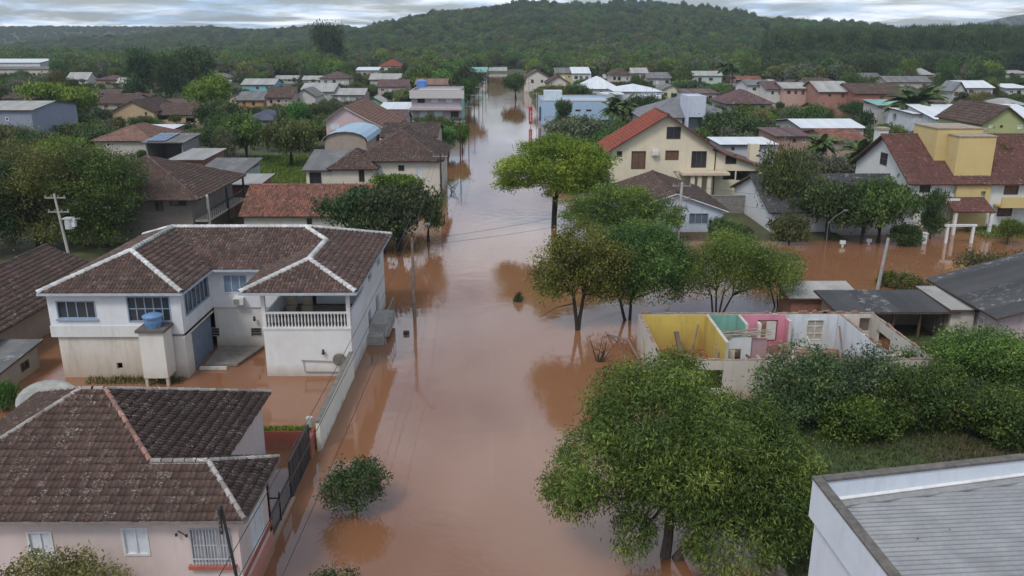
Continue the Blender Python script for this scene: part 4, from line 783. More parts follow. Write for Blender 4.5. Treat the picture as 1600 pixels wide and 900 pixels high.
ph('narrow_sheet_shed', 'narrow shed with pale sheet roof and brick parapet behind the side-balcony house', 113, 9, 268, 316, 250, 233, 'shed', 'corr', FIBREL, plain((.27, .13, .09), .9, .35, 5), cat='shed')
lt = house('long_tile_house', 'long low house with streaky red and brown barrel tile roof behind the veranda house', -27.6, -14.6, 86.2, 95.2, 2.3, 'gable_s', 2.25, plaster((.48, .46, .38), 1, .4), 'tile', TILE_MIX, wins=[(479, 488, 341, 352, 'd')], short='the long barrel-tile roof')
house('brown_roof_outbuilding', 'old house with sagging brown tile roof at the left edge beside the veranda house', -40.2, -32.4, 48.5, 63.5, 2.6, 'gable_f', 1.7, plaster((.35, .29, .24), 1, .5), 'tile', TILE_BROWN, ov=.7, short='the sagging left-edge roof')
house('mud_hut', 'small grey hut with broken sheet roof at the left edge below the sagging roof', -33.2, -29.6, 45.0, 49.4, 1.35, 'shed', .35, plaster((.36, .33, .28), 1, .5), 'corr', FIBRE, ov=.3, cat='hut', rwins=[(2.2, 3.1, .45, 1.0, 'd')])
ds = thing('satellite_dish', 'large pale mesh satellite dish behind the lichen-speckled roof', 'satellite dish', (-23.4, 39.2, 0)); ax = Vector((.25, -.35, 1)).normalized(); c = Vector((-23.4, 39.2, 2.0))
pr = [(r, .42*(r/1.45)**2) for r in np.linspace(.05, 1.45, 7)]; MB().lathe(pr+[(1.45, .44)]+[(r, h+.03) for r, h in pr[::-1]], c, 24, ax).build('dish', plain((.34, .33, .30), .8, .25), ds, smooth=True); m_ = MB().cyl(c, (c.x, c.y, -1), .06); m_.build('mast', METAL, ds); m_ = MB(); [m_.cyl(c+ax*.42+Vector((math.cos(a), math.sin(a), 0))*1.3, c+ax*1.1, .015, .015, 4) for a in (0, 2.1, 4.2)]; m_.cyl(c+ax*1.05, c+ax*1.2, .07); m_.build('feed_horn', METAL, ds)
# ---------------------------------------------------------------- left side, farther back
ph('beige_gable_house', 'tan gable-fronted house with brown roof in the left middle distance', 200, 16, 175, 240, 174, 158, 'gable_f', 'tile', TILE_BROWN, plaster((.50, .36, .22), .2, .25), wins=[(226, 230, 175, 180, 'd')], short='the tan gable house')
ph('loggia_house', 'tan house wing with long brown roof over a dark loggia, right of the tan gable', 202, 13, 241, 312, 179, 162, 'gable_s', 'tile', TILE_BROWN, plaster((.50, .34, .20), .2, .25), wins=[(243, 268, 181, 187, 'o'), (290, 305, 184, 192, 'o')])
ph('terracotta_hip_house', 'house with orange terracotta hip roof below the tan gable house', 140, 13, 148, 236, 219, 195, 'hip', 'tile', TILE_TERRA, plaster((.5, .46, .4), .4, .3), wins=[(166, 172, 223, 229, 'w')], short='the orange hip roof')
ph('metal_roof_shed', 'small shed with white sheet roof between orange hip roof and tan house', 165, 8, 208, 262, 205, 195, 'shed', 'corr', TIN, plaster((.45, .45, .45), .4), cat='shed')
so_ = ph('solar_carport', 'dark open carport with blue solar panels on its grey roof', 126, 7, 226, 284, 223, 209, 'shed', 'corr', FIBRE, plaster((.25, .25, .25), .4), cat='carport', open_front=True, short='the solar panel roof')
P_ = [YP(228, 223, 126), YP(258, 223, 126)]; x0, x1 = P_[0][0], P_[1][0]; ez_ = P_[0][1]; slope = (YP(255, 209, 133)[1]-ez_)/7
for i in range(4):
    for j in range(3): a = x0+(x1-x0)*i/4; y = 126.2+j*2.1; MB().prism([(a+.03, y, ez_+.22+slope*(y-126)), (a+(x1-x0)/4-.05, y, ez_+.22+slope*(y-126)), (a+(x1-x0)/4-.05, y+2.0, ez_+.22+slope*(y+2-126)), (a+.03, y+2.0, ez_+.22+slope*(y+2-126))], (0, 0, .05)).build('solar_panel', glassmat((.03, .05, .12), .2), so_)
ph('blue_grey_house', 'blue-grey painted house with grey roof at the left edge', 150, 16, -45, 48, 172, 158, 'gable_s', 'corr', FIBREL, plaster((.24, .26, .32), .3, .3), wins=[(8, 14, 183, 189, 'w')], short='the blue-grey left-edge house')
ab = ph('arcade_building', 'long cream building with a row of arched windows at the far left', 400, 20, -70, 75, 108, 104, 'gable_s', 'corr', FIBRE, plaster((.52, .47, .38), .3, .3), cat='building', short='the far left arcade building')
for i, px_ in enumerate((10, 19, 28, 37, 46, 54, 62, 70)):
    x_, z_ = YP(px_, 120, 400); m_ = MB().prism([(x_-.8, 400, z_-1.8), (x_+.8, 400, z_-1.8)]+[(x_+.8*math.cos(a), 400, z_+1.0+.8*math.sin(a)) for a in np.linspace(0, math.pi, 7)], (0, -.06, 0)); m_.build('arched_window', DARKG, ab)
ph('white_hall', 'white metal-roofed hall behind the far left arcade building', 430, 30, -90, 62, 98, 92, 'gable_s', 'corr', TIN, plaster((.6, .6, .58), .1), cat='hall')
for i, s in enumerate([
 ('brown_house', 'brown hip-roofed house behind the blue-grey left-edge house', 235, 14, 2, 62, 153, 137, 'hip', 'tile', TILE_BROWN, (.42, .36, .3)),
 ('brown_house', 'brown roofed house behind the bright green left tree', 232, 13, 152, 206, 161, 147, 'gable_s', 'tile', TILE_BROWN, (.42, .36, .3)),
 ('white_house', 'small white house among trees right of the arcade building', 380, 10, 104, 136, 124, 113, 'gable_s', 'corr', FIBREL, (.6, .58, .54)),
 ('red_roof_house', 'far house with red roof among the left trees', 420, 12, 275, 300, 108, 98, 'hip', 'tile', TILE_RED, (.5, .42, .36)),
 ('grey_house', 'grey roofed house with turquoise wall left of the pale gable cluster', 300, 12, 378, 428, 132, 123, 'gable_s', 'corr', FIBREL, (.2, .42, .48)),
 ('orange_house', 'house with orange walls and grey roof in the left middle distance', 235, 12, 371, 411, 156, 143, 'gable_s', 'corr', FIBRE, (.44, .25, .11)),
 ('pink_brick_house', 'narrow two-storey pinkish house with brown roof next to the orange-walled house', 225, 13, 416, 455, 152, 137, 'gable_s', 'tile', TILE_BROWN, (.46, .33, .29)),
 ('white_upper_house', 'whitish house with laundry-like white boards right of the pinkish house', 232, 11, 458, 492, 150, 139, 'gable_f', 'corr', FIBRE, (.55, .52, .48)),
 ('navy_roof_house', 'house with dark navy blue roof in front of the orange-walled house', 188, 12, 378, 432, 187, 172, 'hip', 'corr', NAVY, (.35, .35, .36)),
 ('grey_barn', 'wide grey barn in the left town centre', 262, 16, 470, 520, 143, 130, 'gable_s', 'corr', FIBREL, (.38, .36, .34)),
 ('grey_roof_cottage', 'cottage with brownish grey hip roof behind the grey barn', 330, 12, 500, 545, 122, 112, 'hip', 'tile', TILE_PURPLE, (.5, .46, .42)),
 ('pale_roof_cottage', 'cottage with pale sheet roof left of the greyish pink building, farther back', 310, 13, 578, 624, 124, 115, 'gable_s', 'corr', FIBREL, (.46, .4, .36)),
 ('mossy_roof_cottage', 'cottage with mossy brown roof just behind the teal house', 275, 13, 590, 636, 135, 125, 'gable_s', 'tile', TILE_PURPLE, (.46, .38, .34)),
 ('grey_wall_house', 'house with bare grey side wall behind the green gabled hut', 262, 12, 520, 568, 148, 138, 'gable_s', 'corr', FIBREL, (.36, .33, .3)),
 ('white_strip_house', 'long low white house before the far left trees', 420, 10, 556, 590, 110, 105, 'shed', 'corr', TIN, (.55, .5, .46)),
 ('white_villa', 'white villa with red roof at the forest edge left of the street', 450, 12, 592, 630, 103, 93, 'hip', 'tile', TILE_RED, (.62, .58, .54)),
 ('orange_roof_house', 'house with faded orange sheet roof behind the greyish pink building', 262, 12, 650, 697, 132, 123, 'gable_s', 'corr', TILE_TERRA, (.5, .42, .36)),
 ('green_roof_house', 'far house with mint green roof on the left of the street', 400, 14, 732, 760, 113, 105, 'gable_s', 'corr', TINT, (.40, .45, .42)),
 ('white_end_building', 'white building closing the far end of the street', 522, 12, 763, 791, 112, 105, 'shed', 'corr', FIBREL, (.56, .52, .48)),
]):
    n_, l_, y0, dp, a, b_, pe, pr_, rf, rk, rm, wc_ = s
    ww_ = [(a+(b_-a)*f-2.2, a+(b_-a)*f+2.2, pe+3.2, pe+8.2, 'd') for f in random.choice(((.2, .5, .8), (.3, .7), (.16, .42, .84), (.25, .62), (.5, .8)))]; ww_ = [(q[0]+random.uniform(-1, .6), q[1]+random.uniform(-.6, 1), q[2]+random.uniform(-.3, .5), q[3]+random.uniform(-1, 1.6), random.choice('ddwwsb')) for q in ww_]; ph(n_, l_, y0, dp, a, b_, pe, pr_, rf, rk, rm, plaster(wc_, .4, .35), ww_, ov=.5, short='the '+n_.replace('_', ' '))
# ---------------------------------------------------------------- right side, farther back
LB = plaster((.34, .47, .62), .5, .25)
bb = ph('light_blue_building', 'light blue flat-roofed commercial building on the right of the street', 203, 22, 846, 962, 158, 158, 'flat', '', plain((.42, .42, .44), .8), LB, wins=[(899, 907, 171, 174, 'd'), (916, 924, 171, 174, 'd')], cat='building', short='the light blue building')
x0, z_ = YP(846, 158, 203); MB().box(x0+1, x0+5.5, 212, 216, z_-.5, z_+1.9).build('roof_room', plaster((.5, .58, .62), .1), bb); MB().box(x0-.4, x0, 203.4, 206, 1.0, 4.2).build('side_display', plain((.06, .07, .10), .5), bb)
sg = thing('red_sign', 'tall red shop sign on a post at the street front of the light blue building', 'sign', (*G(829, 198), 0)); q = G(829, 198); MB().box(q[0]-.4, q[0]+.4, q[1]-.12, q[1]+.12, .6, 4.6).build('board', plain((.40, .02, .03), .5, .15), sg); MB().cyl((q[0], q[1], -.9), (q[0], q[1], .6), .1).build('post', METAL, sg); m_ = MB()
for i in range(8): m_.box(q[0]-.13+.03*(i % 2), q[0]+.13-.05*(i % 3), q[1]-.135, q[1]-.12, 1.4+i*.3, 1.58+i*.3)
m_.build('lettering', plain((.65, .62, .6), .6), sg)
wmb = ph('white_modern_building', 'white modern building with grey hip roof behind the light blue building', 236, 18, 962, 1034, 143, 132, 'hip', 'corr', TIN, plaster((.56, .58, .62), .2, .15), wins=[(985, 1003, 152, 162, 'd'), (1018, 1030, 152, 159, 'd')], cat='building', short='the white modern building')
x0, z_ = YP(1005, 150, 232); MB().box(x0, x0+5, 232, 236, -.9, z_).build('entrance_block', plaster((.6, .62, .66), .2), wmb); x0, z_ = YP(940, 146, 230); MB().box(x0, x0+6, 229, 236, z_-.3, z_).build('canopy', plain((.6, .62, .62), .6), wmb)
gh = ph('grey_villa', 'pale grey villa with grey hip roof and white square tower', 165, 16, 1004, 1132, 183, 153, 'hip', 'tile', GREYT, plaster((.42, .44, .50), .3, .2), wins=[(1109, 1124, 187, 196, 'w'), (1066, 1072, 186, 196, 'd')], short='the pale grey villa'); x0, z_ = YP(1075, 150, 163); x1 = YP(1104, 150, 163)[0]; m_ = MB(); m_.wall((x0, 163), (x1, 163), -1, z_, [(.4, x1-x0-.4, -.5, YP(1080, 183, 163)[1])], .25); m_.wall((x1, 163.25), (x1, 170), -1, z_); m_.wall((x0, 170), (x0, 163.25), -1, z_); m_.wall((x1, 170.2), (x0, 170.2), -1, z_); m_.box(x0+.2, x1-.2, 163.25, 170, z_-.4, z_-.2); m_.build('tower', plaster((.50, .54, .62), .2), gh)
house('', '', *(YP(1135, 183, 168)[0]-8.5, YP(1135, 183, 168)[0]+1.5), 168, 180, YP(1135, 180, 168)[1], 'hip', 1.8, plaster((.42, .44, .5), .3), 'tile', GREYT, root=gh)
for s in [
 ('dark_roof_pavilion', 'open pavilion house with purplish brown hip roof right of the pale grey villa', 190, 14, 1136, 1206, 161, 141, 'hip', 'tile', TILE_PURPLE, (.36, .33, .32)),
 ('pale_yellow_house', 'pale yellow gabled house behind the pale grey villa', 285, 11, 1033, 1068, 141, 133, 'gable_f', 'corr', FIBRE, (.58, .56, .42)),
 ('white_gable_house', 'white gabled house on the right near the far street end', 330, 16, 820, 858, 121, 110, 'gable_f', 'tile', TILE_PURPLE, (.58, .54, .48)),
 ('cream_twin_gable_house', 'cream gabled house with pale trim behind the light blue building', 285, 14, 855, 890, 130, 119, 'gable_f', 'tile', TILE_BROWN, (.55, .5, .4)),
 ('yellow_wall_house', 'house with yellow side wall behind the cream twin gable', 345, 12, 868, 894, 114, 106, 'gable_s', 'corr', FIBRE, (.55, .44, .2)),
 ('white_box_house', 'white boxy house with bright sheet roof behind the palms', 340, 12, 895, 922, 115, 105, 'shed', 'corr', TIN, (.62, .62, .58)),
 ('white_hip_hall', 'wide hall with white hip roof behind the light blue building', 265, 22, 912, 968, 138, 120, 'hip', 'corr', TIN, (.55, .56, .58)),
 ('brown_cottage', 'brown roofed cottage behind the white modern building', 320, 12, 955, 985, 116, 107, 'hip', 'tile', TILE_BROWN, (.5, .44, .4)),
 ('grey_cottage', 'grey roofed cottage right of the brown cottage in the far town', 335, 12, 988, 1012, 114, 106, 'gable_s', 'corr', FIBREL, (.5, .48, .44)),
 ('low_grey_house', 'low grey roofed house behind the pale yellow house', 330, 12, 1012, 1048, 122, 113, 'gable_s', 'corr', FIBRE, (.4, .38, .36)),
 ('long_pastel_house', 'long house with pale green and pink walls at the forest edge', 350, 10, 1082, 1128, 118, 111, 'gable_s', 'corr', FIBREL, (.42, .5, .44)),
 ('brown_strip_house', 'low house with brown strip roof behind the purplish pavilion', 260, 10, 1068, 1120, 146, 139, 'shed', 'corr', TILE_PURPLE, (.5, .46, .42)),
 ('white_two_storey_house', 'white two-storey house with grey roof at the right flooded lane', 245, 13, 1169, 1206, 133, 125, 'gable_s', 'corr', FIBRE, (.58, .57, .54)),
 ('white_arch_house', 'whitish house with dark arched openings next to the white two-storey house', 238, 13, 1198, 1228, 139, 128, 'gable_s', 'tile', TILE_PURPLE, (.55, .53, .5)),
 ('pinkish_lane_house', 'pinkish house with grey roof at the right flooded lane', 235, 12, 1225, 1262, 138, 129, 'gable_s', 'corr', FIBREL, (.48, .32, .27)),
 ('brick_white_house', 'brick house with broad pale roof left of the red brick gable', 225, 15, 1281, 1332, 143, 127, 'gable_s', 'corr', FIBREL, (.33, .17, .13)),
 ('far_brown_house', 'brown roofed house behind the pinkish lane house', 300, 12, 1262, 1292, 130, 122, 'gable_s', 'tile', TILE_BROWN, (.4, .36, .32)),
 ('red_brick_house', 'large red brick house with brown gable roof on the right', 220, 16, 1336, 1418, 146, 131, 'gable_s', 'tile', TILE_BROWN, (.31, .13, .095)),
 ('teal_awning_house', 'house with mint awning roof before the red brick house', 195, 8, 1372, 1425, 165, 156, 'shed', 'corr', TINT, (.4, .4, .38)),
 ('white_block_roof', 'low building with white flat sheet roof right of centre', 160, 16, 1254, 1350, 200, 186, 'gable_s', 'corr', TIN, (.5, .48, .45)),
 ('grey_strip_house', 'low house with greyish pink sheet roof before the white flat roof', 138, 10, 1214, 1268, 213, 200, 'shed', 'corr', TILE_PURPLE, (.4, .25, .2)),
 ('brown_patch_house', 'low house with reddish brown patched roof left of the tower house', 132, 12, 1296, 1352, 219, 203, 'gable_s', 'tile', TILE_MIX, (.4, .28, .24)),
 ('white_warehouse', 'white warehouse with broad pale metal roof on the right', 172, 26, 1462, 1640, 186, 163, 'gable_s', 'corr', TIN, (.55, .57, .6)),
 ('small_white_store', 'small white store with flat pale roof left of the warehouse', 178, 12, 1428, 1462, 178, 168, 'shed', 'corr', TIN, (.55, .57, .6)),
 ('lime_wall_house', 'house with lime green wall and brown gable roof behind the tower house', 134, 14, 1536, 1604, 192, 167, 'gable_f', 'tile', TILE_BROWN, (.36, .38, .17)),
 ('long_grey_house', 'long house with grey roof at the forest edge on the right', 300, 12, 1386, 1455, 128, 119, 'gable_s', 'corr', FIBRE, (.42, .36, .32)),
 ('pink_far_house', 'pinkish house rising among the far right trees', 380, 12, 1436, 1458, 117, 107, 'shed', 'corr', FIBREL, (.45, .3, .26)),
 ('white_roof_villa', 'villa with curved white sheet roof on the far right', 262, 14, 1502, 1552, 137, 126, 'gable_s', 'corr', TIN, (.5, .48, .44)),
 ('grey_hut', 'small grey hut with steep dark roof left of the curved white roof', 255, 8, 1490, 1508, 140, 128, 'gable_f', 'corr', GREYT, (.45, .44, .42)),
 ('edge_white_house', 'white roofed house at the far right edge among trees', 290, 12, 1572, 1612, 138, 131, 'shed', 'corr', TIN, (.5, .5, .48)),
 ('forest_white_house', 'flat white house before the pine wood on the far right', 420, 12, 1570, 1612, 115, 110, 'shed', 'corr', FIBREL, (.5, .48, .44)),
 ('cream_wall_house', 'long low house with light blue-white wall right of the cream gable house', 128, 8, 1128, 1212, 226, 222, 'shed', 'corr', TIN, (.46, .48, .54)),
]:
    n_, l_, y0, dp, a, b_, pe, pr_, rf, rk, rm, wc_ = s
    ww_ = [(a+(b_-a)*f-2.2, a+(b_-a)*f+2.2, pe+3.5, pe+8.5, 'd') for f in random.choice(((.2, .5, .8), (.3, .7), (.16, .42, .84), (.25, .62), (.5, .8)))]; ww_ = [(q[0]+random.uniform(-1, .6), q[1]+random.uniform(-.6, 1), q[2]+random.uniform(-.3, .5), q[3]+random.uniform(-1, 1.6), random.choice('ddwwsb')) for q in ww_]; ph(n_, l_, y0, dp, a, b_, pe, pr_, rf, rk, rm, plaster(wc_, .8, .35), ww_, ov=.5, short='the '+n_.replace('_', ' '))
TOWN = set(); bxs = []
for o in bpy.data.objects:
    if o.parent is not None and o.name.split('.')[0] == 'wall' and o.type == 'MESH': g0 = ORI[o.name]; vv = [c.co for c in o.data.vertices]; bxs.append((min(c.x for c in vv)+g0.x, max(c.x for c in vv)+g0.x, min(c.y for c in vv)+g0.y, max(c.y for c in vv)+g0.y))
k_ = 0
for _ in range(4000):
    if k_ >= 34: break
    y0 = random.uniform(185, 400); x0 = random.uniform(-.5, .58)*y0; wd, dp = random.uniform(7, 13), random.uniform(7, 11)
    if x0+wd > -14 and x0 < 11 or any(x0-4 < b[1] and x0+wd+4 > b[0] and y0-7 < b[3] and y0+dp+7 > b[2] for b in bxs): continue
    rn, (rk, rm) = random.choice((('grey', ('corr', FIBRE)), ('pale', ('corr', FIBREL)), ('brown', ('tile', TILE_BROWN)), ('dull red', ('tile', TILE_MIX)), ('purplish', ('tile', TILE_PURPLE)), ('grey', ('corr', FIBREL)))); wn, wc_ = random.choice((('cream', (.52, .46, .36)), ('white', (.56, .55, .52)), ('pinkish', (.46, .34, .31)), ('bare brick', (.32, .18, .13)), ('grey', (.38, .37, .35)), ('greenish', (.36, .42, .34))))
    nb = min(LAND, key=lambda q: (q[0]-x0)**2+(q[1]-y0)**2); rel = ('behind' if y0 > nb[1] else 'before') if abs(y0-nb[1]) > abs(x0-nb[0]) else ('right of' if x0 > nb[0] else 'left of'); lb_ = 'small %s house with %s roof %s %s' % (wn, rn, rel, nb[2])
    if lb_ in TOWN: continue
    TOWN.add(lb_); bxs.append((x0, x0+wd, y0, y0+dp)); k_ += 1; ez = random.uniform(2.2, 3.2); rf = random.choice(('gable_s', 'gable_s', 'hip', 'gable_f', 'shed')); pxa = 790+FPX*x0/y0; pxb = 790+FPX*(x0+wd)/y0; pe = 60+FPX*(CAM_H-ez)/y0
    house('town_house', lb_, x0, x0+wd, y0, y0+dp, ez, rf, random.uniform(.5, .8) if rf == 'shed' else random.uniform(1.2, 2.0), plaster(wc_, .8, .5), rk, rm, wins=[(pxa+(pxb-pxa)*f-3, pxa+(pxb-pxa)*f+3, pe+3.5, pe+8.5, random.choice('dwsb')) for f in random.choice(((.25, .7), (.2, .5, .8), (.35,)))], group='small houses through the town')
hx, hy = YP(1072, 60, 820)[0], 820; hz = float(hill_h(np.array(hx), np.array(hy))); house('hill_house', 'pale two-storey house alone on the wooded hillside', hx-4, hx+4, hy, hy+8, YP(1072, 54, 820)[1], 'flat', 0, plaster((.55, .53, .5), .01), '', CONC, base=hz-2, cat='house', wins=[(1067, 1070, 55, 58, 'd'), (1073, 1076, 55, 58, 'd')])
# collapsed tile heap
m_ = MB(); q = G(1272, 186); 
for i in range(900):
    a = random.uniform(0, 6.28); r = abs(random.gauss(0, .45)); x = q[0]+math.cos(a)*r*7; y = q[1]+6+math.sin(a)*r*5; z = max(.1, 3.3*(1-r))+random.random()*.3; d = Vector((random.gauss(0, 1), random.gauss(0, 1), random.gauss(0, .5))).normalized()*.3; s = d.cross(Vector((random.random(), random.random(), 1))).normalized()*.2
    c = Vector((x, y, z)); m_.add([c-d-s, c+d-s, c+d+s, c-d+s], [(0, 1, 2, 3)])
m_.lathe([(7, -.5), (4.5, 1.2), (2, 2.6), (.1, 3.0)], (q[0], q[1]+6, 0), 14); solo(m_, 'collapsed_roof', TILE_MIX, 'mound of broken brown tiles from a collapsed roof on the right', 'rubble heap', (q[0], q[1]+6, 0))
d2 = thing('satellite_dish', 'dark mesh satellite dish before the white flat roof on the right', 'satellite dish', (*G(1288, 214), 0)); q = G(1288, 214); c = Vector((q[0], q[1], YP(1288, 196, q[1])[1])); ax = Vector((-.3, -.5, .8)).normalized(); MB().lathe(pr+[(1.45, .44)]+[(r, h+.03) for r, h in pr[::-1]], c, 20, ax).build('dish', plain((.12, .12, .12), .8), d2, smooth=True); MB().cyl(c, (q[0], q[1], -.5), .07).build('mast', METAL, d2)
# ---------------------------------------------------------------- trees
BARK = plain((.085, .065, .05), .95, .4, 6); BARKD = plain((.035, .027, .022), .95, .3, 6)
L_MID = leafmat('leaf_mid', (0.031, 0.058, 0.014), (0.077, 0.127, 0.029), (0.182, 0.244, 0.058))
L_DARK = leafmat('leaf_dark', (0.022, 0.046, 0.017), (0.052, 0.091, 0.029), (0.120, 0.173, 0.055))
L_BRIGHT = leafmat('leaf_bright', (0.043, 0.102, 0.012), (0.112, 0.203, 0.022), (0.270, 0.371, 0.049))
L_OLIVE = leafmat('leaf_olive', (0.054, 0.065, 0.020), (0.121, 0.133, 0.039), (0.248, 0.255, 0.088))
L_GREY = leafmat('leaf_grey', (0.054, 0.072, 0.043), (0.118, 0.143, 0.084), (0.228, 0.255, 0.166))
L_FRESH = leafmat('leaf_fresh', (0.031, 0.084, 0.020), (0.073, 0.159, 0.036), (0.155, 0.284, 0.069))
def leaves(C, D, size, aspect, tint, r):
    """folded lance leaves at C pointing along D"""
    n = len(C); D = D/np.linalg.norm(D, axis=1, keepdims=True); rv = r.normal(0, 1, (n, 3)); S = np.cross(D, rv); S /= np.linalg.norm(S, axis=1, keepdims=True)+1e-9; U = np.cross(S, D)
    L = size*(.7+.6*r.random((n, 1))); W = L*aspect*.5
    V = np.stack([C-D*L*.5, C+S*W+U*W*.35, C+D*L*.5-U*L*.12, C-S*W+U*W*.35], 1).reshape(-1, 3)
    return V, np.arange(n*4).reshape(-1, 4), tint
def crown_points(lobes, nc, nl, rc, r, shell=.45, flat=.7, low=-.5, var=1.0):
    w_ = np.array([(l[3]*l[4]+l[4]*l[5]+l[3]*l[5]) for l in lobes]); k = r.choice(len(lobes), nc*3, p=w_/w_.sum()); Lb = np.array(lobes)
    d = r.normal(0, 1, (nc*3, 3)); d /= np.linalg.norm(d, axis=1, keepdims=True); ok = d[:, 2] > low; d, k = d[ok][:nc], k[ok][:nc]
    rad = 1-shell*r.random((len(d), 1))**1.6; c = Lb[k, :3]+d*rad*Lb[k, 3:6]
    sz = max(max(l[3], l[5]) for l in lobes); q = c/sz*2.6; big = np.sin(q[:, 0]*1.7+np.sin(q[:, 1]*1.3+q[:, 2]))+np.sin(q[:, 2]*2.1+q[:, 1]*1.1+1.0)
    ct = np.clip(.44+(.10*big+r.normal(0, .17, len(d)))*var, 0, 1)
    P = np.repeat(c, nl, 0)+r.normal(0, 1, (len(d)*nl, 3))*rc*np.array([1, 1, flat]); O = np.repeat(d, nl, 0)
    return c, P, O, np.clip(np.repeat(ct, nl)+r.normal(0, .10*var, len(P)), 0, 1)
def crown_mesh(name, lobes, nc, nl, rc, size, aspect, mat, seed, droop=.2, shell=.45, flat=.7, low=-.5, var=1.0):
    r = np.random.default_rng(seed); lobes = list(lobes)
    for l in list(lobes):      # ragged outline: small outlying tufts
        for _ in range(3):
            d = r.normal(0, 1, 3); d[2] = abs(d[2])*.8-.15; d /= np.linalg.norm(d); k = r.uniform(.22, .42)
            lobes.append((l[0]+d[0]*l[3]*1.02, l[1]+d[1]*l[4]*1.02, l[2]+d[2]*l[5]*1.02, l[3]*k, l[4]*k, l[5]*k))
    c, P, O, T = crown_points(lobes, nc, nl, rc, r, shell, flat, low, var)
    D = O*.55+r.normal(0, .7, P.shape)+np.array([0, 0, -droop]); V, F, T = leaves(P, D, size, aspect, T, r)
    return npmesh(name, V, F, mat, T), c
def trunk_mesh(name, base, forks, tops, r0, mat, seed, extra=(), n=7):
    """stem(s) from base to fork, limbs from the fork out to some crown points"""
    r = random.Random(seed); mb = MB()
    for f in forks:
        f = Vector(f); b0 = Vector(base)+Vector((r.uniform(-.15, .15), r.uniform(-.15, .15), 0))*(len(forks) > 1); mid = (b0+f)/2+Vector((r.uniform(-.1, .1), r.uniform(-.1, .1), 0))*(f-b0).length*.25
        mb.tube([b0-Vector((0, 0, 1.0)), b0, mid, f], [r0*1.25, r0*1.1, r0*.85, r0*.7], n)
    for tp in tops:
        tp = Vector(tp); f = Vector(min(forks, key=lambda q: (Vector(q)-tp).length)); d = tp-f; m1 = f+d*.45+Vector((r.uniform(-1, 1), r.uniform(-1, 1), r.uniform(.0, 1)))*d.length*.12
        mb.tube([f, m1, tp], [r0*.5, r0*.28, r0*.07], 5)
    for p_ in extra: mb.tube(*p_)
    me = bpy.data.meshes.new(name); me.from_pydata(mb.v, [], mb.f); me.materials.append(mat); return me
def tree_at(name, label, loc, crown, trunk, group=None, color=(1, 1, 1), rz=0, sc=(1, 1, 1), cat='tree'):
    label = ' '.join(label.split()[:16])
    rt = thing(name, label, cat, loc, group); rt.rotation_euler.z = rz; rt.scale = sc
    o = link(bpy.data.objects.new('crown', crown), rt); o.color = (*color, 1)
    if trunk is not None: link(bpy.data.objects.new('trunk', trunk), rt)
    return rt
def big_tree(name, label, loc, lobes, nc, nl, rc, size, aspect, mat, seed, forks, r0=.2, droop=.2, shell=.45, flat=.7, low=-.5, limbs=16, bark=None, cat='tree', color=(1, 1, 1), extra=()):
    cm, c = crown_mesh('crown', lobes, nc, nl, rc, size, aspect, mat, seed, droop, shell, flat, low); k = np.random.default_rng(seed).choice(len(c), min(limbs, len(c)), replace=False)
    return tree_at(name, label, loc, cm, trunk_mesh('trunk', (0, 0, -1 if cat == 'tree' else -.3), forks, [tuple(c[i]) for i in k], r0, bark or BARK, seed, extra), color=color, cat=cat)

# foreground mango-like tree on the street edge
big_tree('street_tree', 'huge drooping-leaved tree rising from the water at lower right of the street', (6.3, 28.9, 0),
         [(.4, .9, 4.8, 3.3, 3.2, 2.5), (-2.4, -.1, 4.2, 2.1, 2.1, 1.6), (3.5, -.1, 3.4, 2.5, 2.5, 2.2), (.6, -1.3, 4.5, 2.6, 1.8, 1.6), (-.6, 2.2, 5.5, 2.6, 2.4, 1.9), (3.0, 1.4, 4.3, 2.4, 2.2, 1.8), (2.3, -1.8, 2.3, 2.1, 1.7, 1.5), (4.6, -.6, 2.6, 1.6, 1.8, 1.6), (-3.7, -.2, 3.0, .9, 1.1, 1.2), (-1.5, -1.3, 2.0, .7, .8, 1.1)],
         4200, 30, .19, .185, .26, L_MID, 11, [(.2, .2, 2.6), (1.9, -.3, 2.2)], .24, .75, .38, 1.0, -.75, 26, color=(1.32, 1.25, 1.05), extra=[([(.2, .2, 2.4), (-.7, -.7, 2.7), (-1.5, -1.3, 2.2), (-1.7, -1.4, 1.2)], [.08, .06, .035, .012], 5), ([(.2, .2, 2.6), (-1.8, -.4, 2.9), (-3.3, -.3, 3.0)], [.1, .07, .03], 5)])
# tree at the ruin with two stems, loose yellowish crown
big_tree('twin_stem_tree', 'twin-stemmed loose yellowish green tree standing in the flooded street', (5.2, 56.2, 0), [(-1.1, .2, 4.6, 2.3, 2.2, 2.2), (1.0, .4, 4.7, 2.0, 2.1, 2.4), (-.1, .3, 6.4, 1.9, 1.8, 1.6), (-2.3, 0, 3.5, 1.2, 1.3, 1.5), (1.6, .2, 3.2, 1.0, 1.2, 1.2)], 1000, 22, .27, .17, .5, L_OLIVE, 12, [(-.45, 0, 2.6), (.3, .1, 2.6)], .17, .3, .6, .8, -.8, 22, BARKD, color=(1.1, 1.28, .85),
         extra=[([(-.3, 0, 2.0), (-1.6, -.6, 1.9), (-2.9, -.8, 1.2)], [.05, .03, .012], 5)])
big_tree('dense_green_tree', 'dense rich green rounded tree behind the ruin, right of the twin-stemmed tree', (9.2, 58.4, 0), [(.3, 0, 4.2, 3.3, 2.8, 2.6), (2.0, .2, 3.2, 2.2, 2.2, 2.1), (-1.5, 0, 2.9, 1.9, 1.9, 2.0), (.2, 0, 5.8, 2.2, 2.0, 1.6), (2.3, 0, 5.0, 1.7, 1.6, 1.4), (-1.3, 0, 5.0, 1.5, 1.5, 1.3)], 1700, 22, .27, .17, .5, L_FRESH, 13, [(0, 0, 1.6), (-.8, 0, 1.5)], .14, .2, .45, .8, -.7, 12, BARKD)
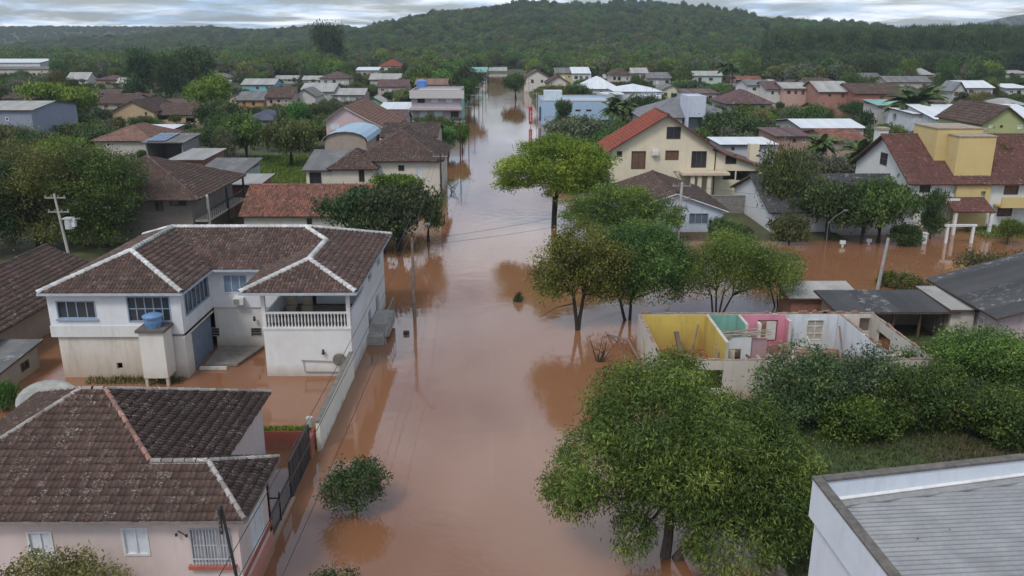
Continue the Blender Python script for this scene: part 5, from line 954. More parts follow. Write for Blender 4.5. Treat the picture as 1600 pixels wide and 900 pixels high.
big_tree('feathery_tree', 'feathery multi-stemmed tree behind the pink room of the ruin', (15.7, 58.8, 0), [(-.8, 0, 4.0, 2.3, 2.0, 1.8), (1.8, .4, 3.8, 2.6, 2.2, 2.1), (4.0, .3, 2.9, 2.0, 1.8, 1.9), (.6, .4, 5.0, 2.1, 1.9, 1.3), (-2.4, 0, 2.8, 1.6, 1.7, 1.6), (3.0, 0, 4.5, 1.6, 1.5, 1.3), (.5, .3, 2.6, 2.6, 1.6, 1.2)], 1900, 20, .28, .15, .4, L_MID, 14, [(-.5, 0, 1.8), (.4, 0, 1.9), (1.1, .1, 1.7), (-.1, .2, 2.0)], .09, .3, .6, .8, -.6, 26, BARKD, color=(1.0, 1.08, .85))
big_tree('right_feathery_tree', 'grey-green feathery tree right of the feathery tree, above the pale shed roof', (21.0, 61.5, 0), [(0, 0, 2.3, 1.8, 1.6, 1.6), (-1.2, 0, 3.0, 1.4, 1.4, 1.3)], 330, 20, .28, .15, .4, L_GREY, 15, [(0, 0, 1.2), (-.5, 0, 1.3)], .07, .3, .6, .8, -.6, 14, BARKD)
# layered bright tree on the street
lay = [(0, 0, 7.2, 5.0, 4.4, 2.1), (-3.1, 0, 6.2, 2.8, 2.8, 1.5), (3.2, 0, 6.4, 2.9, 2.8, 1.6), (0, -1.2, 5.6, 4.2, 3, 1.4), (.5, .5, 8.7, 3.3, 3, 1.3), (-4.4, 0, 4.8, 1.8, 1.9, 1.1), (4.0, -.4, 4.8, 2.2, 2.2, 1.1), (1, -1.5, 4.6, 2.6, 2, 1)]
big_tree('layered_bright_tree', 'broad bright green layered tree rising from the street before the cream gable house', (5.3, 90, 0), lay, 2300, 22, .34, .20, .6, L_BRIGHT, 16, [(.0, 0, 3.4), (.3, .1, 4.2)], .30, .1, .7, .5, -.6, 24, BARKD)
big_tree('flat_crown_tree', 'flat-crowned duller green tree before the pale blue house', (11.2, 82.5, 0), [(0, 0, 4.0, 4.4, 3.2, .9), (2.6, -.3, 3.2, 3.8, 2.8, .9), (-2.8, 0, 3.0, 3.0, 2.6, .9), (.2, .2, 5.0, 3.2, 2.6, .8), (-.6, -1, 2.2, 3.8, 2.4, .9), (4.2, 0, 2.3, 2.4, 2.2, .8)], 1150, 22, .32, .19, .55, L_MID, 17, [(0, 0, 1.8), (.8, 0, 1.7)], .18, .1, .6, .5, -.6, 20, BARKD, color=(1.15, 1.12, .8))
# small tree drowned in the street, left
big_tree('drowned_street_tree', 'small round dark green tree drowned to its crown in the street', (-6.75, 32.3, 0), [(0, 0, 1.35, 1.25, 1.2, 1.05), (-.5, -.2, 1.0, .85, .85, .75), (.5, .1, 1.5, .85, .85, .8)], 330, 20, .15, .13, .45, L_DARK, 18, [(0, 0, .6), (.2, .1, .7)], .06, .1, .5, .8, -.7, 16)
big_tree('street_shrub', 'top of a dark shrub poking up at the bottom edge of the street', (-6.45, 26.3, 0), [(0, 0, .55, .85, .8, .65), (.3, 0, .35, .6, .6, .5)], 140, 20, .14, .12, .45, L_DARK, 19, [(0, 0, .3)], .05, .1, .5, .8, -.6, 8, cat='shrub')
big_tree('corner_shrub', 'twiggy olive shrub before the pale pink house in the lower left corner', (-14.2, 24.0, 0), [(0, 0, 2.3, 1.6, 1.0, 1.0), (-1.3, 0, 2.6, 1.2, .9, 1.0), (1.2, .1, 1.9, .8, .7, .65), (-.6, -.2, 1.2, 1.5, .9, .9)], 560, 18, .16, .14, .4, L_OLIVE, 20, [(0, 0, .6), (-1, 0, .7)], .05, .2, .6, .8, -.6, 24, cat='shrub')
for i, (l_, px_, py_, s_, mt, co) in enumerate((('huge olive green tree filling the left edge behind the transformer pole', 62, 392, 1.0, L_OLIVE, (.85, 1.0, .8)), ('green tree merging with the huge left tree, nearest the side-balcony house', 158, 390, .9, L_MID, (1, 1, .9)), ('dark green tree at the left edge beneath the huge olive tree', -20, 400, .8, L_DARK, (1.05, 1.1, 1)))):
    R_ = random.Random(60+i); lb = [(R_.uniform(-3.6, 3.6)*s_, R_.uniform(-2.5, 2.5)*s_, R_.uniform(3.2, 8.6)*s_, R_.uniform(2.2, 3.2)*s_, R_.uniform(2.0, 3.0)*s_, R_.uniform(1.6, 2.4)*s_) for _ in range(13)]+[(0, 0, 5.0*s_, 4.5*s_, 3.8*s_, 4.2*s_), (-2.5*s_, -1, 2.0, 2.4*s_, 2.0, 1.7), (2.2*s_, -1.2, 2.1, 2.4*s_, 2.0, 1.8), (0, -1.5, 1.5, 2.4*s_, 1.8, 1.3)]
    big_tree('old_tree', l_, (*G(px_, py_), 0), [(a, b, c*1.14, d, e, f*1.1) for a, b, c, d, e, f in lb], int(1900*s_*s_), 20, .32, .21, .5, mt, 90+i, [(0, 0, 2.5), (1.0, .3, 2.4)], .3, .15, .5, .85, -.6, 20, BARKD, color=co)
# thicket right of the ruin
big_tree('ruin_bush', 'light green bush growing inside the yellow room of the ruin', (11.6, 46.0, 0), [(0, 0, .6, 1.3, .9, .9), (.9, .3, .4, .9, .8, .8)], 190, 16, .17, .14, .45, L_MID, 55, [(0, 0, .3)], .04, .2, .6, .8, -.6, 6, cat='shrub', color=(1.1, 1.15, .9))
thick = [('shrub_tree', 'dark blue-green bushy tree before the right end of the ruin', (15.6, 40.2), 2.7, 4.6, L_DARK, (.95, 1.05, 1.1)), ('shrub_tree', 'grey-green bushy tree before the cream corner room of the ruin', (19.2, 41.3), 2.5, 4.6, L_GREY, (.75, .85, .7)),
         ('shrub_tree', 'leafy green bush right of the grey-green bushy tree', (21.8, 39.8), 2.8, 3.9, L_MID, (.9, 1, .9)), ('shrub_tree', 'low bright green bush at the foot of the thicket', (17.8, 38.5), 2.2, 2.4, L_MID, (1.05, 1.15, .8)),
         ('shrub_tree', 'tall rich green tree at the right edge before the pinkish house', (26.6, 42.6), 3.3, 5.0, L_FRESH, (.9, .95, .8)), ('shrub_tree', 'broad green bush at the right edge above the metal roof', (25.2, 38.0), 2.8, 3.1, L_MID, (1, 1.05, .85)),
         ('shrub_tree', 'low dark bush between ruin and bright bush', (13.0, 38.4), 1.6, 2.2, L_DARK, (1, 1, 1)), ('shrub_tree', 'dusky bush beside the lean-to', (25.0, 45.6), 1.9, 2.7, L_MID, (.8, .9, .8))]
for i, (n_, l_, xy, r_, h_, mt, co) in enumerate(thick):
    R_ = random.Random(30+i); lb = [(R_.uniform(-.45, .45)*r_, R_.uniform(-.3, .3)*r_, h_*R_.uniform(.35, .72), r_*R_.uniform(.45, .72), r_*R_.uniform(.45, .7), h_*R_.uniform(.20, .3)) for _ in range(7)]+[(0, 0, h_*.4, r_*.8, r_*.7, h_*.36)]
    big_tree(n_, l_, (*xy, .2), lb, int(130*r_*r_*.75), 18, .20, .17, .45, mt, 40+i, [(0, 0, h_*.3), (.4, .1, h_*.28)], .09, .15, .55, .85, -.7, 10, BARKD, color=co)
# big left tree and other middle-distance trees: a few kinds of crown, each placed, turned and sized on its own
def proto(kind, seed):
    R_ = random.Random(seed)
    if kind == 'round': lb = [(R_.uniform(-.5, .5), R_.uniform(-.5, .5), R_.uniform(.42, .8), R_.uniform(.38, .6), R_.uniform(.38, .6), R_.uniform(.16, .25)) for _ in range(9)]; a = (520, 14, .085, .075, .6)
    elif kind == 'layer': lb = [(R_.uniform(-.55, .55), R_.uniform(-.5, .5), R_.uniform(.5, .9), R_.uniform(.4, .65), R_.uniform(.4, .6), R_.uniform(.07, .11)) for _ in range(10)]; a = (520, 14, .075, .07, .6)
    elif kind == 'tall': lb = [(R_.uniform(-.35, .35), R_.uniform(-.35, .35), R_.uniform(.25, .92), R_.uniform(.35, .55), R_.uniform(.35, .55), R_.uniform(.12, .2)) for _ in range(10)]; a = (520, 14, .08, .075, .5)
    elif kind == 'loose': lb = [(R_.uniform(-.6, .6), R_.uniform(-.5, .5), R_.uniform(.4, .85), R_.uniform(.25, .45), R_.uniform(.25, .45), R_.uniform(.12, .2)) for _ in range(9)]; a = (340, 14, .10, .07, .45)
    else: lb = [(R_.uniform(-.5, .5), R_.uniform(-.5, .5), R_.uniform(.2, .6), R_.uniform(.4, .6), R_.uniform(.4, .6), R_.uniform(.25, .38)) for _ in range(8)]; a = (520, 14, .09, .08, .6)
    return lb, a
PROTO = {}
def get_proto(kind, mat, v, scale):
    k = (kind, mat.name, v)
    if k not in PROTO:
        lb, (nc, nl, rc, sz, asp) = proto(kind, sum(map(ord, kind))+v*7); fz_ = .45 if kind not in ('bush', 'tall') else .2
        cm, c = crown_mesh('crown', lb, nc, nl, rc, sz, asp, mat, 100+v, .15, .6, .8 if kind != 'layer' else .4, -.7); kk = np.random.default_rng(v).choice(len(c), 12, replace=False)
        PROTO[k] = (cm, trunk_mesh('trunk', (0, 0, -.05), [(0, 0, fz_*.8), (.08, .05, fz_)], [tuple(c[i]) for i in kk], .045, BARKD, v))
    return PROTO[k]
LM = {'m': L_MID, 'd': L_DARK, 'b': L_BRIGHT, 'o': L_OLIVE, 'g': L_GREY, 'f': L_FRESH}
TPOS = []
def pt(kind, mk, px, pyb, pyt, wpx, label, z=.0, cat='tree', name=None, color=None, group=None, y=None):
    """one tree: foot at pixel (px, pyb) on the ground, crown top at pyt, crown width wpx"""
    if y is None: x, y = G(px, pyb, z)
    else: x = YP(px, pyb, y)[0]
    h = YP(px, pyt, y)[1]-z; k = y*1.0/FPX*1.0; wd = wpx*math.hypot(y, CAM_H)/FPX/2.0; v = (int(px*7+pyb*3)) % 2; cm, tm = get_proto(kind, LM[mk], v, 1)
    TPOS.append((x, y, wd)); co = color or (random.uniform(.85, 1.15), random.uniform(.9, 1.1), random.uniform(.8, 1.1))
    return tree_at(name or {'bush': 'bush'}.get(kind, 'broadleaf_tree'), label, (x, y, z), cm, tm, group, co, random.uniform(0, 6.28), (wd/.95, wd/.95, h/1.0), cat)
for s in [
 ('layer', 'b', 103, 205, 122, 108, 'bright lime green tree left of the tan gable house'), ('round', 'b', 338, 190, 122, 70, 'lime green rounded tree right of the loggia house'), ('round', 'd', 352, 215, 158, 78, 'dark green tree beside the loggia house'), ('loose', 'g', 357, 262, 203, 50, 'silvery grey-green tree before the lawn'), ('round', 'm', 385, 255, 185, 75, 'green tree left of the olive lawn tree'),
 ('round', 'o', 457, 262, 188, 78, 'round olive tree standing on the lawn'), ('bush', 'd', 205, 252, 220, 62, 'dark green clipped bush before the solar panel roof'), ('tall', 'o', 532, 292, 240, 64, 'dense olive tree before the cream annex'), ('bush', 'g', 440, 350, 322, 60, 'pale grey-green bush before the long barrel-tile roof'),
 ('round', 'd', 560, 388, 300, 100, 'dark green tree at the right end of the long barrel-tile roof'), ('round', 'd', 625, 392, 292, 120, 'dark twiggy tree over the water left of the street pole'), ('layer', 'b', 622, 335, 270, 80, 'bright yellow-green tree top before the cream hip-roofed house'), ('loose', 'm', 670, 378, 300, 62, 'small green tree leaning over the street water'), ('round', 'd', 600, 395, 335, 100, 'dark bush mass at the corner behind the veranda house'),
 ('round', 'm', 700, 238, 192, 50, 'green street tree right of the long dark brown roof'), ('round', 'b', 722, 238, 198, 28, 'small bright green tree standing in the street water'), ('round', 'd', 733, 165, 108, 42, 'dark round tree beside the greyish pink building'), ('loose', 'g', 470, 205, 168, 50, 'grey-green bushy tree left of the pink gabled house'), ('round', 'f', 500, 215, 180, 40, 'green tree touching the left of the pink gabled house'),
 ('round', 'd', 515, 118, 36, 48, 'very tall dark rounded tree standing above the left woods'), ('tall', 'd', 225, 160, 84, 62, 'tall dark tree group left of the tan gable roof ridge'), ('tall', 'd', 270, 160, 92, 60, 'tall dark tree behind the tan gable house'), ('round', 'm', 300, 150, 80, 80, 'broad green tree behind the loggia house'),
 ('tall', 'd', 880, 205, 160, 34, 'spindly dark tree before the light blue building'), ('round', 'm', 905, 225, 192, 60, 'green tree crown behind the layered bright tree'), ('round', 'd', 805, 155, 118, 38, 'dark green tree on the right street front, far along'), ('round', 'd', 985, 135, 103, 36, 'dark tree behind the white modern building'), ('round', 'd', 1058, 135, 104, 40, 'dark tree behind the pale yellow house'),
 ('round', 'd', 1140, 228, 178, 92, 'dark feathery tree right of the pale grey villa'), ('bush', 'f', 1120, 182, 150, 50, 'fresh green bush beside the purplish pavilion'), ('round', 'm', 1165, 205, 165, 60, 'green bushes before the purplish pavilion'),
 ('loose', 'd', 1222, 355, 232, 95, 'tall dark green tree before the low grey-roofed house'), ('round', 'd', 1290, 375, 285, 110, 'dark green tree on the flooded side street bank'), ('round', 'm', 1370, 378, 288, 105, 'green tree before the tower house gable'), ('round', 'd', 1345, 380, 310, 90, 'dark bush beside the white mailbox'), ('bush', 'o', 1232, 380, 325, 60, 'yellowish bush at the corner of the side street'), ('tall', 'd', 1452, 372, 300, 52, 'dark dense tree at the porch of the tower house'), ('bush', 'd', 1415, 382, 340, 50, 'dark hedge bush by the white gate posts'),
 ('loose', 'o', 1572, 340, 225, 88, 'yellowing sparse tree before the right wing of the tower house'), ('round', 'm', 1574, 382, 345, 42, 'small young tree in the water before the tower house'), ('bush', 'm', 1385, 447, 420, 34, 'small bush at the grey pole by the brown water'), ('bush', 'o', 1425, 458, 422, 58, 'olive bush on the bank beside the pinkish house'), ('bush', 'f', 1145, 378, 342, 62, 'fresh green shrubs right of the pale blue house'), ('bush', 'd', 1122, 372, 335, 34, 'dark shrub at the corner of the pale blue house'),
 ('loose', 'o', 1545, 425, 390, 100, 'reddish bare-twigged shrub behind the pinkish house'), ('bush', 'm', 280, 350, 322, 80, 'climbing green bush under the side-balcony house'), ('round', 'd', 1330, 160, 118, 60, 'dark tree behind the red brick house'), ('tall', 'f', 1472, 150, 95, 48, 'tall fresh green tree in the right middle distance'), ('bush', 'd', 1410, 195, 165, 60, 'dark bush under the great palm'),
 ('round', 'd', 40, 140, 130, 80, 'dark bushes below the arcade building'), ('bush', 'f', 10, 640, 590, 50, 'bright green bush at the left edge by the satellite dish'), ('bush', 'f', 1245, 215, 185, 70, 'green garden bushes before the flooded lane'),
]: pt(*s, y=64.5 if 'bare-twigged' in s[6] else None)
# palms
def palm(label, px, pyb, pyt, wpx, nf=34, color=(1, 1, 1), twin=False):
    x, y = G(px, pyb); h = YP(px, pyt, y)[1]; wd = wpx*y/FPX/2; rt = thing('palm_tree', label, 'palm', (x, y, 0)); TPOS.append((x, y, wd)); r = np.random.default_rng(int(px)); L = wd*1.15; hc = h-L*.45; V = []; F = []; T = []
    for i in range(nf):
        a = r.random()*6.28; el = r.uniform(-.2, 1.2); P_ = np.array([0, 0, hc]); d = np.array([math.cos(a)*math.cos(el), math.sin(a)*math.cos(el), math.sin(el)]); side = np.array([-math.sin(a), math.cos(a), 0])
        for j in range(9):
            q = P_+d*L/9; w_ = L*.17*math.sin(math.pi*(j+1.2)/10.5); tt = r.uniform(.2, .9)
            for sg in (-1, 1):
                b = len(V); V += [P_, q, q+side*sg*w_+d*L*.09-np.array([0, 0, w_*.55]), P_+side*sg*w_*.92+d*L*.05-np.array([0, 0, w_*.62])]; F.append((b, b+1, b+2, b+3)); T.append(tt)
            P_ = q; d = d+np.array([0, 0, -.16]); d /= np.linalg.norm(d)
    o = link(bpy.data.objects.new('crown', npmesh('crown', V, F, L_DARK, T)), rt); o.color = (*color, 1); m_ = MB().tube([(0, 0, -1), (.1, 0, hc*.5), (0, 0, hc)], [.28, .2, .17], 7); me = bpy.data.meshes.new('trunk'); me.from_pydata(m_.v, [], m_.f); me.materials.append(BARK); link(bpy.data.objects.new('trunk', me), rt)
for s in [('fan palm before the light blue building, taller of the pair', 972, 212, 150, 52), ('fan palm before the light blue building, shorter of the pair', 955, 214, 160, 42), ('great feather palm beside the red brick house', 1424, 205, 140, 84), ('palm with drooping fronds before the low grey-roofed house', 1278, 285, 212, 52), ('dark palm left of the tower house gable', 1335, 300, 222, 64), ('far palm rising behind the light blue building, left one', 924, 138, 108, 22), ('far palm rising behind the light blue building, right one', 934, 138, 106, 24), ('tall palm of the pair at the forest edge, left one', 1128, 150, 98, 26), ('tall palm of the pair at the forest edge, right one', 1142, 150, 100, 26)]: palm(*s)
# scattered garden trees through the town, one by one
HB = [(o.location.x, o.location.y) for o in bpy.data.objects if o.get('category') in ('house', 'building', 'shed', 'hut', 'hall', 'annex', 'carport')]
BOX = []
for o in bpy.data.objects:
    if o.parent is not None and o.name.split('.')[0] == 'roof': v = [c.co for c in o.data.vertices]; g0 = ORI[o.parent.name]; BOX.append((min(c.x for c in v)+g0.x, max(c.x for c in v)+g0.x, min(c.y for c in v)+g0.y, max(c.y for c in v)+g0.y, max(c.z for c in v)+g0.z))
BX = np.array(BOX)
def free(x, y, r): return not np.any((x+r > BX[:, 0]) & (x-r < BX[:, 1]) & (y+r > BX[:, 2]) & (y-r < BX[:, 3]))
HPX = np.stack([790+FPX*BX[:, 0]/BX[:, 2], 790+FPX*BX[:, 1]/BX[:, 2], 60+FPX*(CAM_H-BX[:, 4])/BX[:, 2], BX[:, 2], 60+FPX*(CAM_H-BX[:, 4]+np.where(BX[:, 2] > 240, 2.6, 3.3))/BX[:, 2]], 1)
def blocks(x, y, wd, top, lim=170):
    """would a tree here hide the roof and upper wall of a house that the photograph shows?"""
    px, hw_ = 790+FPX*x/y, FPX*wd/y*.75; pt_ = 60+FPX*(CAM_H-top)/y
    return np.any((HPX[:, 3] > y) & (HPX[:, 3] < y+lim) & (HPX[:, 0] < px+hw_) & (HPX[:, 1] > px-hw_) & (pt_ < HPX[:, 4]))
SHADE = {'m': 'mid green', 'd': 'dark green', 'b': 'lime green', 'o': 'olive', 'g': 'grey-green', 'f': 'fresh green'}; SHAPE = {'round': 'rounded', 'tall': 'upright', 'loose': 'sparse', 'layer': 'spreading', 'bush': 'low'}
_h = bpy.data.objects['collapsed_roof'].location; TPOS += [(_h.x, _h.y, 9), (_h.x-2, _h.y-12, 8), (_h.x+3, _h.y-22, 7)]
cnt = 0; tries = 0; LB_ = {}
USED = set()
while cnt < 345 and tries < 40000:
    tries += 1; y = random.uniform(100, 400); x = random.uniform(-.64, .64)*y; small = cnt >= 285
    if -11 < x < 10 or (-47 < x < -20 and 96 < y < 150): continue
    wd = random.uniform(1.2, 2.4) if small else random.uniform(2.3, 5.0); h = random.uniform(2.0, 3.6) if small else random.uniform(4.0, 7.5)+(y-100)*.008
    if not free(x, y, wd*.6) or any((x-a)**2+(y-b)**2 < (max(wd, c)*.95)**2 for a, b, c in TPOS): continue
    if blocks(x, y, wd, h): continue
    kd = 'bush' if small else random.choice(['round', 'round', 'tall', 'loose', 'layer']); mk = random.choice('mmddddoogfb'); nb = min(LAND, key=lambda q: (q[0]-x)**2+(q[1]-y)**2); dx, dy = x-nb[0], y-nb[1]
    rel = ('behind' if dy > 0 else 'in front of') if abs(dy) > abs(dx) else ('right of' if dx > 0 else 'left of'); lab = '%s %s %stree %s %s' % (SHADE[mk], SHAPE[kd], 'big ' if wd > 3.4 else ('small ' if wd < 2.5 else ''), rel, nb[2])
    if small: lab = lab.replace('big ', '').replace('small ', '').replace('tree', 'bush')
    if lab in USED: continue
    USED.add(lab); cm, tm = get_proto(kd, LM[mk], cnt % 2, 1); tree_at('garden_bush' if small else 'garden_tree', lab, (x, y, float(ground_h(np.array(x), np.array(y)))-.1), cm, tm, 'garden bushes between the houses' if small else 'garden trees between the houses', (random.uniform(.8, 1.15), random.uniform(.88, 1.1), random.uniform(.8, 1.15)), random.uniform(0, 6.28), (wd, wd, h)); TPOS.append((x, y, wd)); cnt += 1
SHT = {}
for o in bpy.data.objects:
    if o.get('category') in ('house', 'building') and o.parent is None and o.location.y > 118: SHT[o.name] = o['label']
for nm, lb_ in SHT.items():
    o = bpy.data.objects[nm]; ro = [c for c in o.children if c.name.split('.')[0] == 'roof']
    if not ro: continue
    xs = [v.co.x for v in ro[0].data.vertices]; wd_ = max(xs)-min(xs); short = next((q[2] for q in LAND if abs(q[0]-o.location.x) < .5 and abs(q[1]-o.location.y) < 25), None)
    if short is None:
        w_ = lb_.split(); short = 'the '+' '.join(w_[:6]) if lb_.startswith('small') else 'the '+nm.split('.')[0].replace('_', ' ')
    for f, pos in ((-.36, 'left'), (.05, 'middle'), (.4, 'right')):
        if random.random() < .28: continue
        mk = random.choice('mddofg'); r_ = random.uniform(1.0, 2.0); x = o.location.x+f*wd_; y = o.location.y-random.uniform(1.6, 3.2)-r_*.6
        if -10 < x < 9 or not free(x, y, .2): continue
        lab = '%s bush before the %s of %s' % (SHADE[mk], pos, short)
        if lab in USED: continue
        USED.add(lab); cm, tm = get_proto(random.choice(('bush', 'round')), LM[mk], len(USED) % 2, 1); tree_at('garden_bush', lab, (x, y, float(ground_h(np.array(x), np.array(y)))-.15), cm, tm, 'garden bushes between the houses', (random.uniform(.8, 1.1), random.uniform(.88, 1.08), random.uniform(.8, 1.1)), random.uniform(0, 6.28), (r_, r_, random.uniform(1.6, 3.0)), 'bush')
# ---------------------------------------------------------------- woods on the plain and hills: one mass of many trees
SRC = bpy.data.collections.new('wood_sources')
def wood_tree(kind, seed, mat):
    r = np.random.default_rng(seed); R_ = random.Random(seed)
    if kind == 'pine': lb = [(R_.uniform(-.2, .2), R_.uniform(-.2, .2), z, R_.uniform(.28, .45), R_.uniform(.28, .45), .10) for z in (.35, .5, .62, .72, .80, .88)]; a = (170, 6, .06, .085, .6)
    else: lb = [(R_.uniform(-.35, .35), R_.uniform(-.35, .35), R_.uniform(.4, .8), R_.uniform(.35, .5), R_.uniform(.35, .5), R_.uniform(.16, .26)) for _ in range(6)]; a = (230, 6, .07, .11, .75)
    cm, _ = crown_mesh('wood_crown', lb, a[0], a[1], a[2], a[3], a[4], mat, seed, .1, .3, .8, -.5, .45)
    o = bpy.data.objects.new('wood_tree_source', cm); SRC.objects.link(o); return o
for i, (k_, mt) in enumerate((('broad', L_MID), ('broad', L_DARK), ('broad', L_OLIVE), ('broad', L_GREY), ('broad', L_FRESH), ('pine', L_DARK), ('pine', L_DARK), ('broad', L_BRIGHT), ('broad', L_MID))): wood_tree(k_, 200+i, mt)
PV = []; SC = []; IX = []; RZ = []
def scatter(n, y0, y1, fx, hfn, spread=.72):
    k = 0; r = np.random.default_rng(int(y0)); 
    yy = np.sqrt(r.uniform(y0*y0, y1*y1, n)); xx = r.uniform(-spread, spread, n)*yy
    for x, y in zip(xx, yy):
        if -13 < x < 12 and y < 545: continue
        if y < 545 and not free(x, y, 3.0): continue
        res = hfn(x, y, r)
        if res is None or (y < 520 and blocks(x, y, res[1]*.8, res[2]*1.02)): continue
        idx_, wd, h = res; PV.append((x, y, 0)); SC.append((wd, wd, h)); IX.append(idx_); RZ.append(r.random()*6.28)
def plain_wood(x, y, r):
    if y < 345 and vnoise(np.array(x), np.array(y), 30, 5) < -.1: return None
    if x > .30*y and y > 380 and vnoise(np.array(x), np.array(y), 70, 8) > -.55 and y < 760: return (int(r.choice([5, 6, 5, 1])), r.uniform(5.0, 7.5), r.uniform(15, 24) if y > 470 else r.uniform(9, 14))
    return (int(r.choice([0, 1, 8, 2, 3, 4, 7, 2])), r.uniform(3.2, 5.0)+4.5*r.random()**2, r.uniform(5, 11.5))
def hill_wood(x, y, r):
    return (int(r.choice([0, 1, 8, 1, 4, 1, 1, 2])), r.uniform(4.5, 7.0)+6*r.random()**2, r.uniform(6, 13))
scatter(6500, 290, 640, 0, plain_wood); scatter(14000, 600, 1450, 0, hill_wood, .66)
def crest_wood(x, y, r): return (1, r.uniform(6, 10), r.uniform(13, 19)) if vnoise(np.array(x), np.array(y), 38, 6) > .25 else None
scatter(900, 1060, 1300, 0, crest_wood, .42)
def town_wood(x, y, r):
    if (-47 < x < -20 and y < 152) or (60 < x < 100 and 185 < y < 232): return None
    return (int(r.choice([0, 1, 8, 2, 3, 1])), r.uniform(1.8, 3.6), r.uniform(2.6, 5.5))
scatter(2600, 150, 310, 0, town_wood)
def far_wood(x, y, r): return (int(r.choice([0, 1, 1, 5])), r.uniform(6, 9), r.uniform(7, 12))
scatter(12000, 1450, 2700, 0, far_wood, .64)
PV = np.array(PV); PV[:, 2] = ground_h(PV[:, 0], PV[:, 1])-.3
me = bpy.data.meshes.new('woodland'); me.vertices.add(len(PV)); me.vertices.foreach_set('co', np.array(PV, dtype=np.float32).ravel())
for nm, ty, arr in (('wsc', 'FLOAT_VECTOR', SC), ('wrot', 'FLOAT_VECTOR', [(0, 0, a) for a in RZ])):
    a = me.attributes.new(nm, ty, 'POINT'); a.data.foreach_set('vector', np.array(arr, dtype=np.float32).ravel())
a = me.attributes.new('wid', 'INT', 'POINT'); a.data.foreach_set('value', np.array(IX, dtype=np.int32))
me.materials.append(L_MID); wo_ = link(bpy.data.objects.new('woodland', me)); tag(wo_, 'mixed woods covering the plain and hills behind the town', 'woods', None, 'stuff')
ng = bpy.data.node_groups.new('woodland_scatter', 'GeometryNodeTree'); ng.interface.new_socket('Geometry', in_out='INPUT', socket_type='NodeSocketGeometry'); ng.interface.new_socket('Geometry', in_out='OUTPUT', socket_type='NodeSocketGeometry')
gi, go_ = ng.nodes.new('NodeGroupInput'), ng.nodes.new('NodeGroupOutput'); ip = ng.nodes.new('GeometryNodeInstanceOnPoints'); ci = ng.nodes.new('GeometryNodeCollectionInfo'); ci.inputs['Collection'].default_value = SRC; ci.inputs['Separate Children'].default_value = True; ci.inputs['Reset Children'].default_value = True
def na(nm, ty): n = ng.nodes.new('GeometryNodeInputNamedAttribute'); n.data_type = ty; n.inputs['Name'].default_value = nm; return n.outputs['Attribute']
LK(ng, gi.outputs[0], ip.inputs['Points']); LK(ng, ci.outputs[0], ip.inputs['Instance']); ip.inputs['Pick Instance'].default_value = True
LK(ng, na('wid', 'INT'), ip.inputs['Instance Index']); LK(ng, na('wsc', 'FLOAT_VECTOR'), ip.inputs['Scale']); er = ng.nodes.new('FunctionNodeEulerToRotation'); LK(ng, na('wrot', 'FLOAT_VECTOR'), er.inputs[0]); LK(ng, er.outputs[0], ip.inputs['Rotation']); LK(ng, ip.outputs[0], go_.inputs[0])
md = wo_.modifiers.new('scatter', 'NODES'); md.node_group = ng

# ---------------------------------------------------------------- poles, cables
PC = plain((.40, .38, .35), .85, .25)
def pole(label, px, pyb, pyt, arms=1, lamp=0, r=.14, mat=PC, lean=(0, 0), trans=False, xy=None, h=None):
    x, y = xy or G(px, pyb); h = h or YP(px, pyt, y)[1]; rt = thing('power_pole', label, 'power pole', (x, y, 0)); top = Vector((x+lean[0], y+lean[1], h)); MB().cyl((x, y, -1), top, r, r*.65, 10).build('shaft', mat, rt)
    for i in range(arms):
        z = h-.35-i*1.3; c = Vector((x, y, 0))+Vector((lean[0], lean[1], 0))*(z/h); a = MB().box(c.x-.95, c.x+.95, c.y-.06, c.y+.06, z-.06, z+.06); cr = a.build('crossarm', plain((.28, .25, .22), .9), rt)
        for d in (-.85, -.3, .3, .85): MB().lathe([(.02, 0), (.05, .04), (.03, .08), (.055, .12), (.03, .18), (0, .2)], (c.x+d, c.y, z+.06), 8).build('insulator', plain((.30, .28, .27), .3), cr)
    if trans: MB().cyl((x+.5, y-.3, h*.52), (x+.5, y-.3, h*.66), .38, .38, 14).box(x+.1, x+.9, y-.7, y+.1, h*.66, h*.675).build('transformer', plain((.45, .46, .46), .6), rt); MB().box(x+.75, x+1.1, y-.5, y-.1, h*.55, h*.66).build('fuse_box', WHITE, rt)
    if lamp: MB().tube([(x, y, h*.55 if trans else h*.9), (x+lamp*.6, y-.2, h*.62 if trans else h+.5), (x+lamp*1.5, y-.3, h*.66 if trans else h+1.1)], .035).box(x+lamp*1.5-.1, x+lamp*1.5+.25, y-.4, y-.2, (h*.66 if trans else h+1.1)-.05, (h*.66 if trans else h+1.1)+.07).build('lamp_arm', plain((.17, .165, .16), .7), rt)
    return top
p_l1 = pole('concrete pole with brown lower half in the water beside the veranda house', 648, 496, 372, 0, .75, .14, plain((.20, .16, .13), .9, .4))
p_tr = pole('grey power pole with transformer and tilted crossarm behind the veranda house roof', 112, 412, 303, 2, .9, .15, trans=True, lean=(-.6, 0))
p_r1 = pole('pale concrete power pole in front of the pale blue house', 1058, 378, 285, 2, -.5, .2, lean=(.15, 0)); p_r2 = pole('plain grey pole on the bank between bushes and brown water', 1370, 452, 372, 0, 0, .17, plain((.34, .32, .30), .9), lean=(.4, 0))
p_r3 = pole('thin lamp pole leaning at the hedge in the side street', 1290, 388, 345, 0, .9, .045, plain((.16, .16, .16), .6)); p_l2 = pole('dark wooden street pole before the cream hip-roofed house', 690, 318, 240, 1, 0, .13, BARKD)
PL = [(-6.9, 59.2, 6.6)]; PL = [p_l1, p_l2]
